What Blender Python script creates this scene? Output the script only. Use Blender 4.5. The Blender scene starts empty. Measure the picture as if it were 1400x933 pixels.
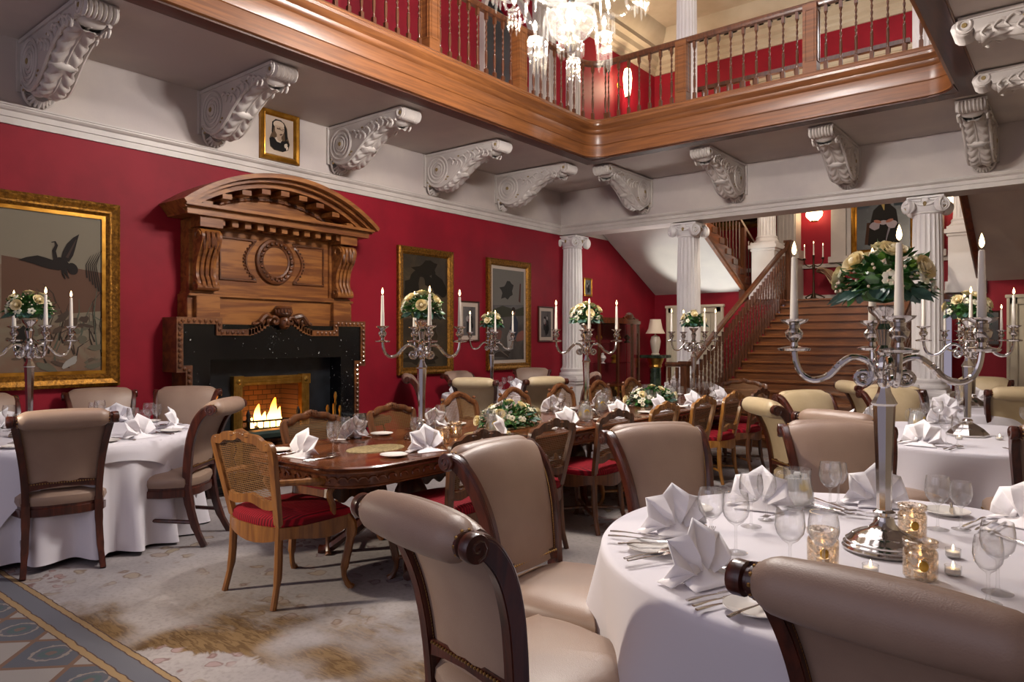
import bpy, bmesh, math, random
from mathutils import Vector, Matrix
PI = math.pi
sin, cos = math.sin, math.cos
SC = bpy.context.scene
COL = SC.collection
FPX, EYE, HOR, YAW = 968.0, 1.445, 465.0, math.radians(38.7)

def at(px, py, z=0.75):
    """point of the horizontal plane z seen at a pixel of the 1400x933 frame"""
    tx = (px-700)/FPX; d = (EYE-z)*FPX/(py-HOR)
    return (d*(tx*cos(YAW)-sin(YAW)), d*(tx*sin(YAW)+cos(YAW)))

# ------------------------------------------------------------------ mesh builder
def T(x=0, y=0, z=0): return Matrix.Translation((x, y, z))
def RX(a): return Matrix.Rotation(a, 4, 'X')
def RY(a): return Matrix.Rotation(a, 4, 'Y')
def RZ(a): return Matrix.Rotation(a, 4, 'Z')
def SCL(x, y, z): return Matrix.Diagonal((x, y, z, 1))

def spline(pts, n=6, closed=False):
    P = [Vector(p) for p in pts]; out = []; m = len(P)
    rng = range(m) if closed else range(m-1)
    for i in rng:
        if closed: a, b, c, d = P[(i-1) % m], P[i], P[(i+1) % m], P[(i+2) % m]
        else: a, b, c, d = P[max(i-1, 0)], P[i], P[i+1], P[min(i+2, m-1)]
        for k in range(n):
            t = k/n
            out.append(0.5*((2*b)+(c-a)*t+(2*a-5*b+4*c-d)*t*t+(3*b-a-3*c+d)*t*t*t))
    if not closed: out.append(P[-1])
    return out

class MB:
    def __init__(s): s.v = []; s.f = []; s.m = []
    def add(s, vs, fs, M=None, mi=0):
        o = len(s.v)
        for p in vs:
            p = Vector(p)
            s.v.append(tuple(M @ p) if M is not None else tuple(p))
        for f in fs: s.f.append([i+o for i in f]); s.m.append(mi)
        return s
    def box(s, c, d, M=None, mi=0):
        x, y, z = c; a, b, h = d[0]/2, d[1]/2, d[2]/2
        vs = [(x+i*a, y+j*b, z+k*h) for i in (-1, 1) for j in (-1, 1) for k in (-1, 1)]
        return s.add(vs, [(0, 1, 3, 2), (4, 6, 7, 5), (0, 4, 5, 1), (2, 3, 7, 6), (0, 2, 6, 4), (1, 5, 7, 3)], M, mi)
    def lohi(s, a, b, M=None, mi=0):
        return s.box([(a[i]+b[i])/2 for i in range(3)], [abs(b[i]-a[i]) for i in range(3)], M, mi)
    def lathe(s, prof, n=16, M=None, mi=0, rf=None, caps=True):
        vs = []; fs = []
        for (r, z) in prof:
            for k in range(n):
                t = 2*PI*k/n; q = r*(rf(t) if rf else 1)
                vs.append((q*cos(t), q*sin(t), z))
        for i in range(len(prof)-1):
            for k in range(n):
                fs.append((i*n+k, i*n+(k+1) % n, (i+1)*n+(k+1) % n, (i+1)*n+k))
        if caps:
            if prof[0][0] > 1e-5: fs.append(tuple(reversed(range(n))))
            if prof[-1][0] > 1e-5: fs.append(tuple((len(prof)-1)*n+k for k in range(n)))
        return s.add(vs, fs, M, mi)
    def tube(s, pts, rad=.01, n=8, M=None, mi=0, closed=False, sec=None, up=None, caps=True):
        P = [Vector(p) for p in pts]; m = len(P)
        R = rad if isinstance(rad, (list, tuple)) else [rad]*m
        if sec is None: sec = [(cos(2*PI*k/n), sin(2*PI*k/n)) for k in range(n)]
        n = len(sec); vs = []; N = None
        for i in range(m):
            if closed: t = P[(i+1) % m]-P[(i-1) % m]
            else: t = P[min(i+1, m-1)]-P[max(i-1, 0)]
            if t.length < 1e-9: t = Vector((0, 0, 1))
            t.normalize()
            if up is not None:
                b = Vector(up); b = (b-t*b.dot(t)).normalized()
            else:
                if N is None:
                    N = Vector((0, 0, 1)) if abs(t.z) < .9 else Vector((1, 0, 0))
                b = (N-t*N.dot(t)).normalized(); N = b
            a = t.cross(b)
            for (u, w) in sec: vs.append(P[i]+b*(u*R[i])+a*(w*R[i]))
        fs = []
        for i in range(m if closed else m-1):
            j = (i+1) % m
            for k in range(n):
                fs.append((i*n+k, i*n+(k+1) % n, j*n+(k+1) % n, j*n+k))
        if caps and not closed:
            fs.append(tuple(reversed(range(n)))); fs.append(tuple((m-1)*n+k for k in range(n)))
        return s.add(vs, fs, M, mi)
    def prism(s, poly, h, M=None, mi=0):
        n = len(poly)
        vs = [(p[0], p[1], 0) for p in poly]+[(p[0], p[1], h) for p in poly]
        fs = [tuple(reversed(range(n))), tuple(range(n, 2*n))]+[(k, (k+1) % n, n+(k+1) % n, n+k) for k in range(n)]
        return s.add(vs, fs, M, mi)
    def grid(s, fn, nu, nv, M=None, mi=0, cu=False):
        vs = [fn(i/(nu if cu else nu-1), j/(nv-1)) for j in range(nv) for i in range(nu)]
        fs = [(j*nu+i, j*nu+(i+1) % nu, (j+1)*nu+(i+1) % nu, (j+1)*nu+i) for j in range(nv-1) for i in range(nu if cu else nu-1)]
        return s.add(vs, fs, M, mi)
    def ell(s, c, r, nu=10, nv=7, M=None, mi=0):
        r = r if isinstance(r, (list, tuple)) else (r, r, r)
        pr = [(max(sin(PI*j/(nv-1)), 0), -cos(PI*j/(nv-1))) for j in range(nv)]
        pr[0] = (0.0, -1); pr[-1] = (0.0, 1)
        L = T(*c) @ SCL(*r)
        return s.lathe(pr, nu, (M @ L) if M is not None else L, mi)
    def build(s, name, mat, parent=None, smooth=35, bevel=0, loc=None, rz=0):
        me = bpy.data.meshes.new(name); me.from_pydata(s.v, [], s.f)
        for m in (mat if isinstance(mat, (list, tuple)) else [mat]): me.materials.append(m)
        me.polygons.foreach_set('material_index', s.m)
        bm = bmesh.new(); bm.from_mesh(me)
        bmesh.ops.remove_doubles(bm, verts=bm.verts, dist=1e-6)
        bmesh.ops.recalc_face_normals(bm, faces=bm.faces)
        if bevel:
            ed = [e for e in bm.edges if len(e.link_faces) == 2 and e.calc_face_angle(0) > .6]
            bmesh.ops.bevel(bm, geom=ed, offset=bevel, segments=2, affect='EDGES', clamp_overlap=True)
        bm.to_mesh(me); bm.free()
        if smooth:
            for p in me.polygons: p.use_smooth = True
            me.set_sharp_from_angle(angle=math.radians(smooth))
        o = bpy.data.objects.new(name, me); COL.objects.link(o)
        if parent is not None: o.parent = parent
        if loc: o.location = loc
        if rz: o.rotation_euler = (0, 0, rz)
        return o

def tag(o, label=None, cat=None, group=None, kind=None):
    if label: o['label'] = label
    if cat: o['category'] = cat
    if group: o['group'] = group
    if kind: o['kind'] = kind
    return o
def thing(name, label, cat, loc=(0, 0, 0), rz=0, group=None):
    o = bpy.data.objects.new(name, None); COL.objects.link(o)
    o.location = loc; o.rotation_euler = (0, 0, rz); o.empty_display_size = .1
    return tag(o, label, cat, group)
KIDS = {}
def kids(o):
    return [c for c in COL.objects if c.parent == o]
def dup(root, loc, rz=0, label=None, group=None, mats=None):
    if root.name not in KIDS: KIDS[root.name] = [(c, kids(c)) for c in kids(root)]
    r = root.copy(); COL.objects.link(r); r.location = loc; r.rotation_euler = (0, 0, rz)
    if label: r['label'] = label
    if group: r['group'] = group
    for c, gs in KIDS[root.name]:
        d = c.copy(); COL.objects.link(d); d.parent = r
        for g in gs:
            e = g.copy(); COL.objects.link(e); e.parent = d
    return r
class Proto:
    """the first placing moves the prototype itself, every later one copies it with its parts"""
    def __init__(s, o): s.o = o; s.used = False; KIDS[o.name] = [(c, kids(c)) for c in kids(o)]
    def put(s, loc, rz=0, label=None, group=None):
        if not s.used:
            s.used = True; s.o.location = loc; s.o.rotation_euler = (0, 0, rz)
            return tag(s.o, label, None, group)
        return dup(s.o, loc, rz, label, group)

# ------------------------------------------------------------------ materials
def C(h):
    h = h.lstrip('#')
    f = lambda c: c/12.92 if c <= .04045 else ((c+.055)/1.055)**2.4
    return tuple(f(int(h[i:i+2], 16)/255) for i in (0, 2, 4))+(1,)
class NT:
    def __init__(s, name):
        s.mat = bpy.data.materials.new(name); s.mat.use_nodes = True
        s.t = s.mat.node_tree; s.n = s.t.nodes; s.b = s.n['Principled BSDF']; s.out = s.n['Material Output']
    def node(s, ty, **kw):
        o = s.n.new(ty)
        for k, v in kw.items():
            if k in o.inputs.keys() if hasattr(o.inputs, 'keys') else False: o.inputs[k].default_value = v
            else: setattr(o, k, v)
        return o
    def link(s, a, b): s.t.links.new(a, b)
    def math(s, op, a, b=None, c=None):
        o = s.n.new('ShaderNodeMath'); o.operation = op
        for i, v in enumerate((a, b, c)):
            if v is None: continue
            if isinstance(v, (int, float)): o.inputs[i].default_value = v
            else: s.link(v, o.inputs[i])
        return o.outputs[0]
    def mix(s, f, a, b):
        o = s.n.new('ShaderNodeMix'); o.data_type = 'RGBA'
        for i, v in ((0, f), (6, a), (7, b)):
            if isinstance(v, (int, float, tuple)): o.inputs[i].default_value = v
            else: s.link(v, o.inputs[i])
        return o.outputs[2]
    def coords(s, scale=(1, 1, 1), rot=(0, 0, 0)):
        tc = s.n.new('ShaderNodeTexCoord'); mp = s.n.new('ShaderNodeMapping')
        mp.inputs['Scale'].default_value = scale; mp.inputs['Rotation'].default_value = rot
        s.link(tc.outputs['Object'], mp.inputs['Vector']); return mp.outputs[0]
    def noise(s, co, scale, detail=3, rough=.5, dist=0):
        o = s.n.new('ShaderNodeTexNoise'); o.inputs['Scale'].default_value = scale
        o.inputs['Detail'].default_value = detail; o.inputs['Roughness'].default_value = rough
        o.inputs['Distortion'].default_value = dist; s.link(co, o.inputs['Vector']); return o.outputs['Fac']
    def ramp(s, f, a, b):
        o = s.n.new('ShaderNodeMapRange'); o.inputs[1].default_value = a; o.inputs[2].default_value = b
        o.interpolation_type = 'SMOOTHSTEP'; s.link(f, o.inputs[0]); return o.outputs[0]
    def bump(s, h, strength=.2, dist=.01):
        o = s.n.new('ShaderNodeBump'); o.inputs['Strength'].default_value = strength
        o.inputs['Distance'].default_value = dist; s.link(h, o.inputs['Height']); s.link(o.outputs[0], s.b.inputs['Normal'])

def PM(name, col, rough=.5, metal=0, col2=None, scale=8, stretch=(1, 1, 1), bump=0, bscale=None, coat=0, emit=0, spec=None, dist=0, lo=.35, hi=.65, alpha=None):
    q = NT(name); b = q.b
    b.inputs['Base Color'].default_value = C(col); b.inputs['Roughness'].default_value = rough
    b.inputs['Metallic'].default_value = metal
    if spec is not None: b.inputs['Specular IOR Level'].default_value = spec
    if coat: b.inputs['Coat Weight'].default_value = coat; b.inputs['Coat Roughness'].default_value = .08
    if col2 or bump:
        co = q.coords(stretch); nz = q.noise(co, scale, 5, .55, dist)
        if col2: q.link(q.mix(q.ramp(nz, lo, hi), C(col), C(col2)), b.inputs['Base Color'])
        if bump: q.bump(q.noise(co, bscale or scale, 4), bump)
    if emit:
        b.inputs['Emission Color'].default_value = C(col); b.inputs['Emission Strength'].default_value = emit
    return q.mat

M = {}
def wood(name, a, b, rough=.35, axis=2, sc=3.0):
    st = [9, 9, 9]; st[axis] = .9
    M[name] = PM(name, a, rough, 0, b, sc, tuple(st), .06, sc*3, coat=.25, dist=.6)
wood('wood_dark', '#34150e', '#522417', .28)
wood('wood_cane', '#4a2b18', '#6e4223', .38)
wood('wood_honey', '#6e421d', '#8c5b28', .38)
wood('wood_honey_lit', '#85551f', '#ab7634', .38)  # honey wood brightened to carry the golden light on three chairs
wood('wood_oval', '#5a341c', '#7d4d28', .4)
wood('oak_fascia', '#7c4520', '#a5652f', .33, 1, 2.0)
wood('oak_back', '#7c4520', '#a5652f', .33, 0, 2.0)
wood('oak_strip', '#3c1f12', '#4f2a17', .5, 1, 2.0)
wood('oak_rail', '#4a2918', '#623a22', .32, 2)
wood('stair_tread', '#633a1a', '#845026', .36, 0, 2.0)
wood('stair_wood', '#54290f', '#783f1c', .35, 1, 2.0)
wood('pine', '#6a3a18', '#97602c', .45, 1, 1.6)
wood('pine_mid', '#54301a', '#7a4a24', .45, 1, 1.6)
wood('pine_dark', '#4c2a14', '#6d3d1b', .45, 1, 2)
wood('mahogany', '#542c18', '#774426', .2, 1, 1.6)
wood('mahogany_leg', '#33140c', '#4c2114', .3, 2)
wood('vitrine_wood', '#3d1d10', '#5e3018', .28)
M['wall_red'] = PM('wall_red', '#8e1527', .6, 0, '#7e1122', 1.2, bump=.05, bscale=90, spec=.25)
M['plaster'] = PM('plaster', '#c6bbb2', .6, 0, '#b5aaa6', .9, bump=.04, bscale=60)
M['paint_white'] = PM('paint_white', '#c8c0b9', .45, 0, '#bab2ac', 2.0)
M['column_white'] = PM('column_white', '#e2dedc', .45, 0, '#d8d3d2', 2.0)
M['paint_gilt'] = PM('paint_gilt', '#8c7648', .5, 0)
M['cream'] = PM('cream', '#bdb09b', .6, 0, '#ac9d86', 1.0)
M['door_paint'] = PM('door_paint', '#cfc6b0', .4)
M['leather'] = PM('leather', '#998170', .42, 0, '#8f7667', 3, bump=.12, bscale=260)
M['leather_cream'] = PM('leather_cream', '#c4b18f', .42, 0, '#b6a27e', 3, bump=.1, bscale=260)
M['nail'] = PM('nail', '#b08c55', .3, .9)
M['silver'] = PM('silver', '#c9c4bf', .1, 1.0)
M['cutlery'] = PM('cutlery', '#cfcac6', .16, 1.0)
M['brass'] = PM('brass', '#cda556', .33, 1.0, '#b08a42', 12)
M['iron'] = PM('iron', '#1c1a19', .5, .7)
M['bronze'] = PM('bronze', '#3b2c1e', .45, .8)
M['gilt'] = PM('gilt', '#9a6b24', .38, .75, '#6a4514', 40, bump=.7, bscale=55)
M['gilt_plain'] = PM('gilt_plain', '#b98632', .3, .8, '#96671f', 9)
M['mount'] = PM('mount', '#b8a899', .7)
M['cloth'] = PM('cloth', '#dad6dc', .8, bump=.05, bscale=350)
M['napkin'] = PM('napkin', '#f4f1f4', .8, bump=.04, bscale=300)
M['china'] = PM('china', '#e4e0da', .12, coat=.4)
M['wax'] = PM('wax', '#ede6da', .45)
M['marble_black'] = None
M['velvet_red'] = None
M['green_leather'] = PM('green_leather', '#10201a', .4, 0, '#182c24', 4)
M['pedestal_green'] = PM('pedestal_green', '#1d2a22', .25, 0, '#3c4a3a', 9)
M['lamp_shade'] = PM('lamp_shade', '#e8d6c0', .7)
M['ceramic'] = PM('ceramic', '#cbbfae', .2)
M['leaf'] = PM('leaf', '#1e4a1c', .45, 0, '#3c6b2c', 30)
M['leaf_grey'] = PM('leaf_grey', '#46685c', .5, 0, '#2f5148', 30)
M['leaf_lime'] = PM('leaf_lime', '#6f9a3a', .5, 0, '#8fb552', 30)
M['rose'] = PM('rose', '#efe3bd', .6, 0, '#e2cf98', 25)
M['blossom'] = PM('blossom', '#ece8d8', .6, 0, '#d9dcb8', 25)
M['bud'] = PM('bud', '#d6b6a0', .6, 0, '#e8e0c8', 60)
M['straw'] = PM('straw', '#a89468', .8, 0, '#7e6c48', 60, bump=.5, bscale=120)
M['lemon'] = PM('lemon', '#e6c22c', .4)
M['water_ice'] = None
M['chaise_cloth'] = PM('chaise_cloth', '#a9896a', .6)
M['soot'] = PM('soot', '#2a1e14', .9, 0, '#0d0a08', 6)
M['brick'] = None
M['log'] = PM('log', '#1d120b', .9, 0, '#4a2410', 12)
M['ornament_gold'] = PM('ornament_gold', '#b58b3a', .3, .8)

def glassmat(name, tint='#ffffff', rough=.02, edge=.12, boost=1.0, speck=None, pw=2.2, milky=0, dark=0):
    q = NT(name); tr = q.node('ShaderNodeBsdfTransparent'); gl = q.node('ShaderNodeBsdfGlossy')
    tr.inputs[0].default_value = C(tint); gl.inputs['Roughness'].default_value = rough
    lw = q.node('ShaderNodeLayerWeight'); lw.inputs[0].default_value = .35
    f = q.math('MULTIPLY_ADD', q.math('POWER', lw.outputs['Facing'], pw), boost, edge)
    f = q.math('MINIMUM', f, .92)
    mx = q.node('ShaderNodeMixShader'); q.link(f, mx.inputs[0]); q.link(tr.outputs[0], mx.inputs[1]); q.link(gl.outputs[0], mx.inputs[2])
    if dark:
        q.link(q.mix(q.math('MULTIPLY', q.math('POWER', lw.outputs['Facing'], 3.0), dark), C(tint), (.12, .11, .12, 1)), tr.inputs[0])
    if milky:
        m2 = q.node('ShaderNodeMixShader'); tl = q.node('ShaderNodeBsdfTranslucent'); df = q.node('ShaderNodeBsdfDiffuse'); ad = q.node('ShaderNodeMixShader')
        ad.inputs[0].default_value = .5; q.link(tl.outputs[0], ad.inputs[1]); q.link(df.outputs[0], ad.inputs[2])
        for z_ in (tl, df): z_.inputs[0].default_value = (.95, .95, .93, 1)
        m2.inputs[0].default_value = milky; q.link(mx.outputs[0], m2.inputs[1]); q.link(ad.outputs[0], m2.inputs[2]); mx = m2
    if speck:
        nz = q.noise(q.coords((1, 1, 1)), 90, 3, .6)
        m2 = q.node('ShaderNodeMixShader'); dg = q.node('ShaderNodeBsdfPrincipled')
        dg.inputs['Base Color'].default_value = C(speck); dg.inputs['Metallic'].default_value = .7; dg.inputs['Roughness'].default_value = .25
        q.link(q.math('MULTIPLY', q.ramp(nz, .46, .62), .75), m2.inputs[0]); q.link(mx.outputs[0], m2.inputs[1]); q.link(dg.outputs[0], m2.inputs[2])
        mx = m2
    q.link(mx.outputs[0], q.out.inputs[0]); return q.mat
M['glass'] = glassmat('glass', '#ffffff', .012, .07, .85, pw=2.2, dark=.65, milky=.025)
M['glass_pane'] = glassmat('glass_pane', '#f0eef0', .02, .03, .5)
M['jar_glass'] = glassmat('jar_glass', '#fff6ea', .06, .08, .7, '#cfc4b4', pw=2.6)
M['crystal'] = glassmat('crystal', '#fffdf8', .03, .06, .7, milky=.014, dark=.3)
M['iced_water'] = glassmat('iced_water', '#f4f4f4', .1, .08, .6, milky=.35)

def emat(name, col, strength, col2=None):
    q = NT(name); e = q.node('ShaderNodeEmission'); e.inputs[0].default_value = C(col); e.inputs[1].default_value = strength
    q.link(e.outputs[0], q.out.inputs[0]); return q.mat
M['flame'] = emat('flame', '#ffd69a', 9)
M['bulb'] = emat('bulb', '#fff0da', 26)
M['lantern_glow'] = emat('lantern_glow', '#ffdca8', 9)
M['tealight_flame'] = emat('tealight_flame', '#ffd8a0', 14)

def special():
    # black marble with white flecks
    q = NT('marble_black'); co = q.coords((1, 1, 1))
    f = q.ramp(q.noise(co, 26, 2, .5), .70, .76)
    f2 = q.math('MULTIPLY', q.ramp(q.noise(co, 60, 3, .6, 1), .6, .75), q.ramp(q.noise(co, 1.7, 2), .55, .68))
    q.link(q.mix(q.math('MINIMUM', q.math('ADD', f, f2), 1), C('#0b0c0e'), C('#b9b9b4')), q.b.inputs['Base Color'])
    q.b.inputs['Roughness'].default_value = .14; M['marble_black'] = q.mat
    # ribbed red cushion
    q = NT('velvet_red'); co = q.coords((1, 1, 1)); sp = q.node('ShaderNodeSeparateXYZ'); q.link(co, sp.inputs[0])
    w = q.math('SINE', q.math('MULTIPLY', sp.outputs[0], 330))
    q.link(q.mix(q.ramp(w, -.6, .9), C('#5a0612'), C('#930d20')), q.b.inputs['Base Color']); q.b.inputs['Roughness'].default_value = .75
    q.b.inputs['Specular IOR Level'].default_value = .2; q.bump(w, .3, .003); M['velvet_red'] = q.mat
    # woven cane with real see-through holes
    q = NT('cane'); co = q.coords((1, 1, 1)); sp = q.node('ShaderNodeSeparateXYZ'); q.link(co, sp.inputs[0])
    a = q.math('ABSOLUTE', q.math('SINE', q.math('MULTIPLY', sp.outputs[0], PI/.0125)))
    b = q.math('ABSOLUTE', q.math('SINE', q.math('MULTIPLY', sp.outputs[2], PI/.0125)))
    hole = q.math('GREATER_THAN', q.math('MULTIPLY', a, b), .42)
    q.b.inputs['Base Color'].default_value = C('#7d5832'); q.b.inputs['Roughness'].default_value = .5
    q.link(q.math('SUBTRACT', 1.0, hole), q.b.inputs['Alpha']); M['cane'] = q.mat
    # fire-back bricks
    q = NT('brick'); br = q.node('ShaderNodeTexBrick'); co = q.coords((1, 1, 1), (0, PI/2, PI/2)); q.link(co, br.inputs[0])
    br.inputs['Color1'].default_value = C('#6e4a2a'); br.inputs['Color2'].default_value = C('#573a22'); br.inputs['Mortar'].default_value = C('#2c1d12')
    br.inputs['Scale'].default_value = 4.5; q.link(br.outputs[0], q.b.inputs['Base Color']); q.b.inputs['Roughness'].default_value = .9; M['brick'] = q.mat
    # fire
    q = NT('fire'); e = q.node('ShaderNodeEmission'); co = q.coords((1, 1, 1)); sp = q.node('ShaderNodeSeparateXYZ'); q.link(co, sp.inputs[0])
    q.link(q.mix(q.ramp(sp.outputs[2], .48, .80), C('#ffd27a'), C('#ff7a1c')), e.inputs[0]); e.inputs[1].default_value = 9
    q.link(e.outputs[0], q.out.inputs[0]); M['fire'] = q.mat
    q = NT('ember'); e = q.node('ShaderNodeEmission'); co = q.coords(); e.inputs[0].default_value = C('#ff6a1a')
    q.link(q.math('MULTIPLY', q.ramp(q.noise(co, 30, 3), .45, .65), 7), e.inputs[1]); q.link(e.outputs[0], q.out.inputs[0]); M['ember'] = q.mat
    # fascia inlay on the long table apron is carved, so plain wood; crane-picture ground
    for nm, a, b, c in (('canvas_crane', '#6d6452', '#6a5140', '#4d4032'), ('canvas_dark', '#3a3122', '#2a241b', '#4a3f2c'), ('canvas_scene', '#4d4a46', '#3a3634', '#5a5148'), ('canvas_grey', '#5b5655', '#3c3938', '#77706d'), ('canvas_portrait', '#2b3238', '#22282d', '#363c3e'), ('canvas_gold', '#6a5520', '#3a2c10', '#8a7030')):
        q = NT(nm); co = q.coords((1, 1, 1)); n1 = q.ramp(q.noise(co, 2.2, 4, .6, .6), .4, .6); n2 = q.ramp(q.noise(co, 7, 4, .6, 1.5), .55, .75)
        q.link(q.mix(n2, q.mix(n1, C(a), C(b)), C(c)), q.b.inputs['Base Color']); q.b.inputs['Roughness'].default_value = .35
        q.b.inputs['Coat Weight'].default_value = .15; q.b.inputs['Coat Roughness'].default_value = .05; M[nm] = q.mat
    # carpet
    q = NT('carpet'); co = q.coords((1, 1, 1)); sp = q.node('ShaderNodeSeparateXYZ'); q.link(co, sp.inputs[0]); X, Y = sp.outputs[0], sp.outputs[1]
    base = q.mix(q.ramp(q.noise(co, 1.6, 5, .6), .3, .7), C('#9b9492'), C('#837d7e'))
    base = q.mix(q.math('MULTIPLY', q.ramp(q.noise(co, 40, 3), .45, .7), .35), base, C('#6f6a6a'))
    # floral sprays: voronoi petals inside soft clusters
    def petals(scale, seed, col, thr, base):
        cs = q.coords((1, 1, 1)); ad = q.node('ShaderNodeVectorMath'); ad.inputs[1].default_value = (seed, seed*.7, 0); q.link(cs, ad.inputs[0])
        cl = q.ramp(q.noise(ad.outputs[0], .85, 1), thr, thr+.05)
        vo = q.node('ShaderNodeTexVoronoi'); vo.inputs['Scale'].default_value = scale; vo.inputs['Randomness'].default_value = .8
        wp = q.node('ShaderNodeTexNoise'); wp.inputs['Scale'].default_value = 9; q.link(ad.outputs[0], wp.inputs['Vector'])
        m2 = q.node('ShaderNodeVectorMath'); m2.operation = 'MULTIPLY_ADD'; m2.inputs[1].default_value = (.14, .14, 0); q.link(wp.outputs['Color'], m2.inputs[0]); q.link(ad.outputs[0], m2.inputs[2])
        q.link(m2.outputs[0], vo.inputs['Vector'])
        f = q.math('SUBTRACT', 1, q.ramp(vo.outputs['Distance'], .30, .40))
        edge = q.math('MULTIPLY', q.ramp(vo.outputs['Distance'], .24, .32), f)
        f = q.math('MULTIPLY', f, cl); edge = q.math('MULTIPLY', edge, cl)
        r = q.mix(q.math('MULTIPLY', f, .9), base, q.mix(vo.outputs['Color'], C(col), C('#8d7f80')))
        return q.mix(q.math('MULTIPLY', edge, .6), r, C('#57413c'))
    base = petals(7, 3.1, '#8c7f6a', .52, base)
    base = petals(9, 11.7, '#746a72', .60, base)
    base = petals(11, 23.4, '#8a6a66', .62, base)
    # brown foliage swathe round the long table's head, its shadow edge painted in
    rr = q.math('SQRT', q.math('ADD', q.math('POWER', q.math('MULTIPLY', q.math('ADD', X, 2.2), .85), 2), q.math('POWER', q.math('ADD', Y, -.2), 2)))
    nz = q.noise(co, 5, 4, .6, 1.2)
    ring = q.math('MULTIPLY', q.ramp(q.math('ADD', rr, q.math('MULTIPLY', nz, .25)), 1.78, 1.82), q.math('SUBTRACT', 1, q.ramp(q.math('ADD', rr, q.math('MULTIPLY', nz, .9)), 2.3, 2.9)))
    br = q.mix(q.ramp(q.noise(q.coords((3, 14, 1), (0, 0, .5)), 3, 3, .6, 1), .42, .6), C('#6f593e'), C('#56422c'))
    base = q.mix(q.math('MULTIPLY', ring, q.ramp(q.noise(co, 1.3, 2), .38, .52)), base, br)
    # border: two tan stripes, slate band, then a lattice of slate lozenges
    def between(v, a, b): return q.math('MULTIPLY', q.math('GREATER_THAN', v, a), q.math('LESS_THAN', v, b))
    wob = q.math('ADD', Y, q.math('MULTIPLY', q.math('SUBTRACT', q.noise(co, 14, 2), .5), .02))
    inb = q.math('LESS_THAN', wob, 1.31)
    u = q.math('MULTIPLY', q.math('ADD', X, Y), .7071/.30); w = q.math('MULTIPLY', q.math('SUBTRACT', X, Y), .7071/.30)
    fu, fw = q.math('FRACT', q.math('ADD', u, 50.35)), q.math('FRACT', q.math('ADD', w, 50.1))
    du, dw = q.math('ABSOLUTE', q.math('SUBTRACT', fu, .5)), q.math('ABSOLUTE', q.math('SUBTRACT', fw, .5))
    mx = q.math('MAXIMUM', du, dw); rad = q.math('SQRT', q.math('ADD', q.math('POWER', du, 2), q.math('POWER', dw, 2)))
    ck = q.math('FRACT', q.math('MULTIPLY', q.math('ADD', q.math('FLOOR', q.math('ADD', u, 50.35)), q.math('FLOOR', q.math('ADD', w, 50.1))), .5))
    dark = q.math('LESS_THAN', ck, .25)
    cell = q.mix(dark, C('#857f7b'), C('#53545a'))
    med = q.math('ADD', rad, q.math('MULTIPLY', q.math('SUBTRACT', q.noise(co, 30, 2), .5), .12))
    cell = q.mix(q.math('MULTIPLY', dark, between(med, .24, .29)), cell, C('#7b726d'))
    cell = q.mix(q.math('MULTIPLY', dark, between(med, .08, .17)), cell, C('#4b5657'))
    cell = q.mix(q.math('MULTIPLY', dark, q.math('LESS_THAN', med, .07)), cell, C('#655650'))
    cell = q.mix(q.math('GREATER_THAN', mx, .46), cell, C('#6a5448'))
    base = q.mix(inb, base, cell)
    base = q.mix(between(wob, 1.31, 1.45), base, C('#5f5f66'))
    for a, b in ((1.30, 1.335), (1.435, 1.465)):
        base = q.mix(between(wob, a, b), base, C('#8a7355'))
    for a in (1.298, 1.335, 1.433, 1.465):
        base = q.mix(between(wob, a-.003, a+.003), base, C('#4f3f3a'))
    q.link(base, q.b.inputs['Base Color']); q.b.inputs['Roughness'].default_value = .95; q.b.inputs['Specular IOR Level'].default_value = .1
    q.bump(q.noise(co, 300, 2), .25, .004); M['carpet'] = q.mat
special()
def fascia_wood():
    q = NT('oak_fascia'); co = q.coords((1, 1, 1)); sp = q.node('ShaderNodeSeparateXYZ'); q.link(co, sp.inputs[0])
    cb = q.node('ShaderNodeCombineXYZ'); q.link(q.math('MULTIPLY', q.math('ADD', sp.outputs[0], sp.outputs[1]), 1.1), cb.inputs[0]); q.link(q.math('MULTIPLY', sp.outputs[2], 22), cb.inputs[1])
    nz = q.noise(cb.outputs[0], 1.5, 5, .6, .5)
    q.link(q.mix(q.ramp(nz, .35, .65), C('#633a1d'), C('#7d4d28')), q.b.inputs['Base Color']); q.b.inputs['Roughness'].default_value = .38
    q.b.inputs['Coat Weight'].default_value = .2; q.b.inputs['Coat Roughness'].default_value = .2; M['oak_fascia'] = q.mat
fascia_wood()
# ------------------------------------------------------------------ the hall
XW = -6.87            # fireplace wall
YB = 9.9              # beam and columns in front of the stairs
YR = 13.3             # rear wall beside the stairs
ZS = 3.92             # gallery soffit
def S(name, mb, mat, parent=None, **k):
    o = mb.build(name, mat, parent, **k)
    if parent is None: o['kind'] = 'structure'
    return o
def box(name, a, b, mat, parent=None, **k): return S(name, MB().lohi(a, b), mat, parent, **k)

box('floor', (-7.2, -1.6, -.12), (1.8, 13.5, 0), M['carpet'], smooth=0)
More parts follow.
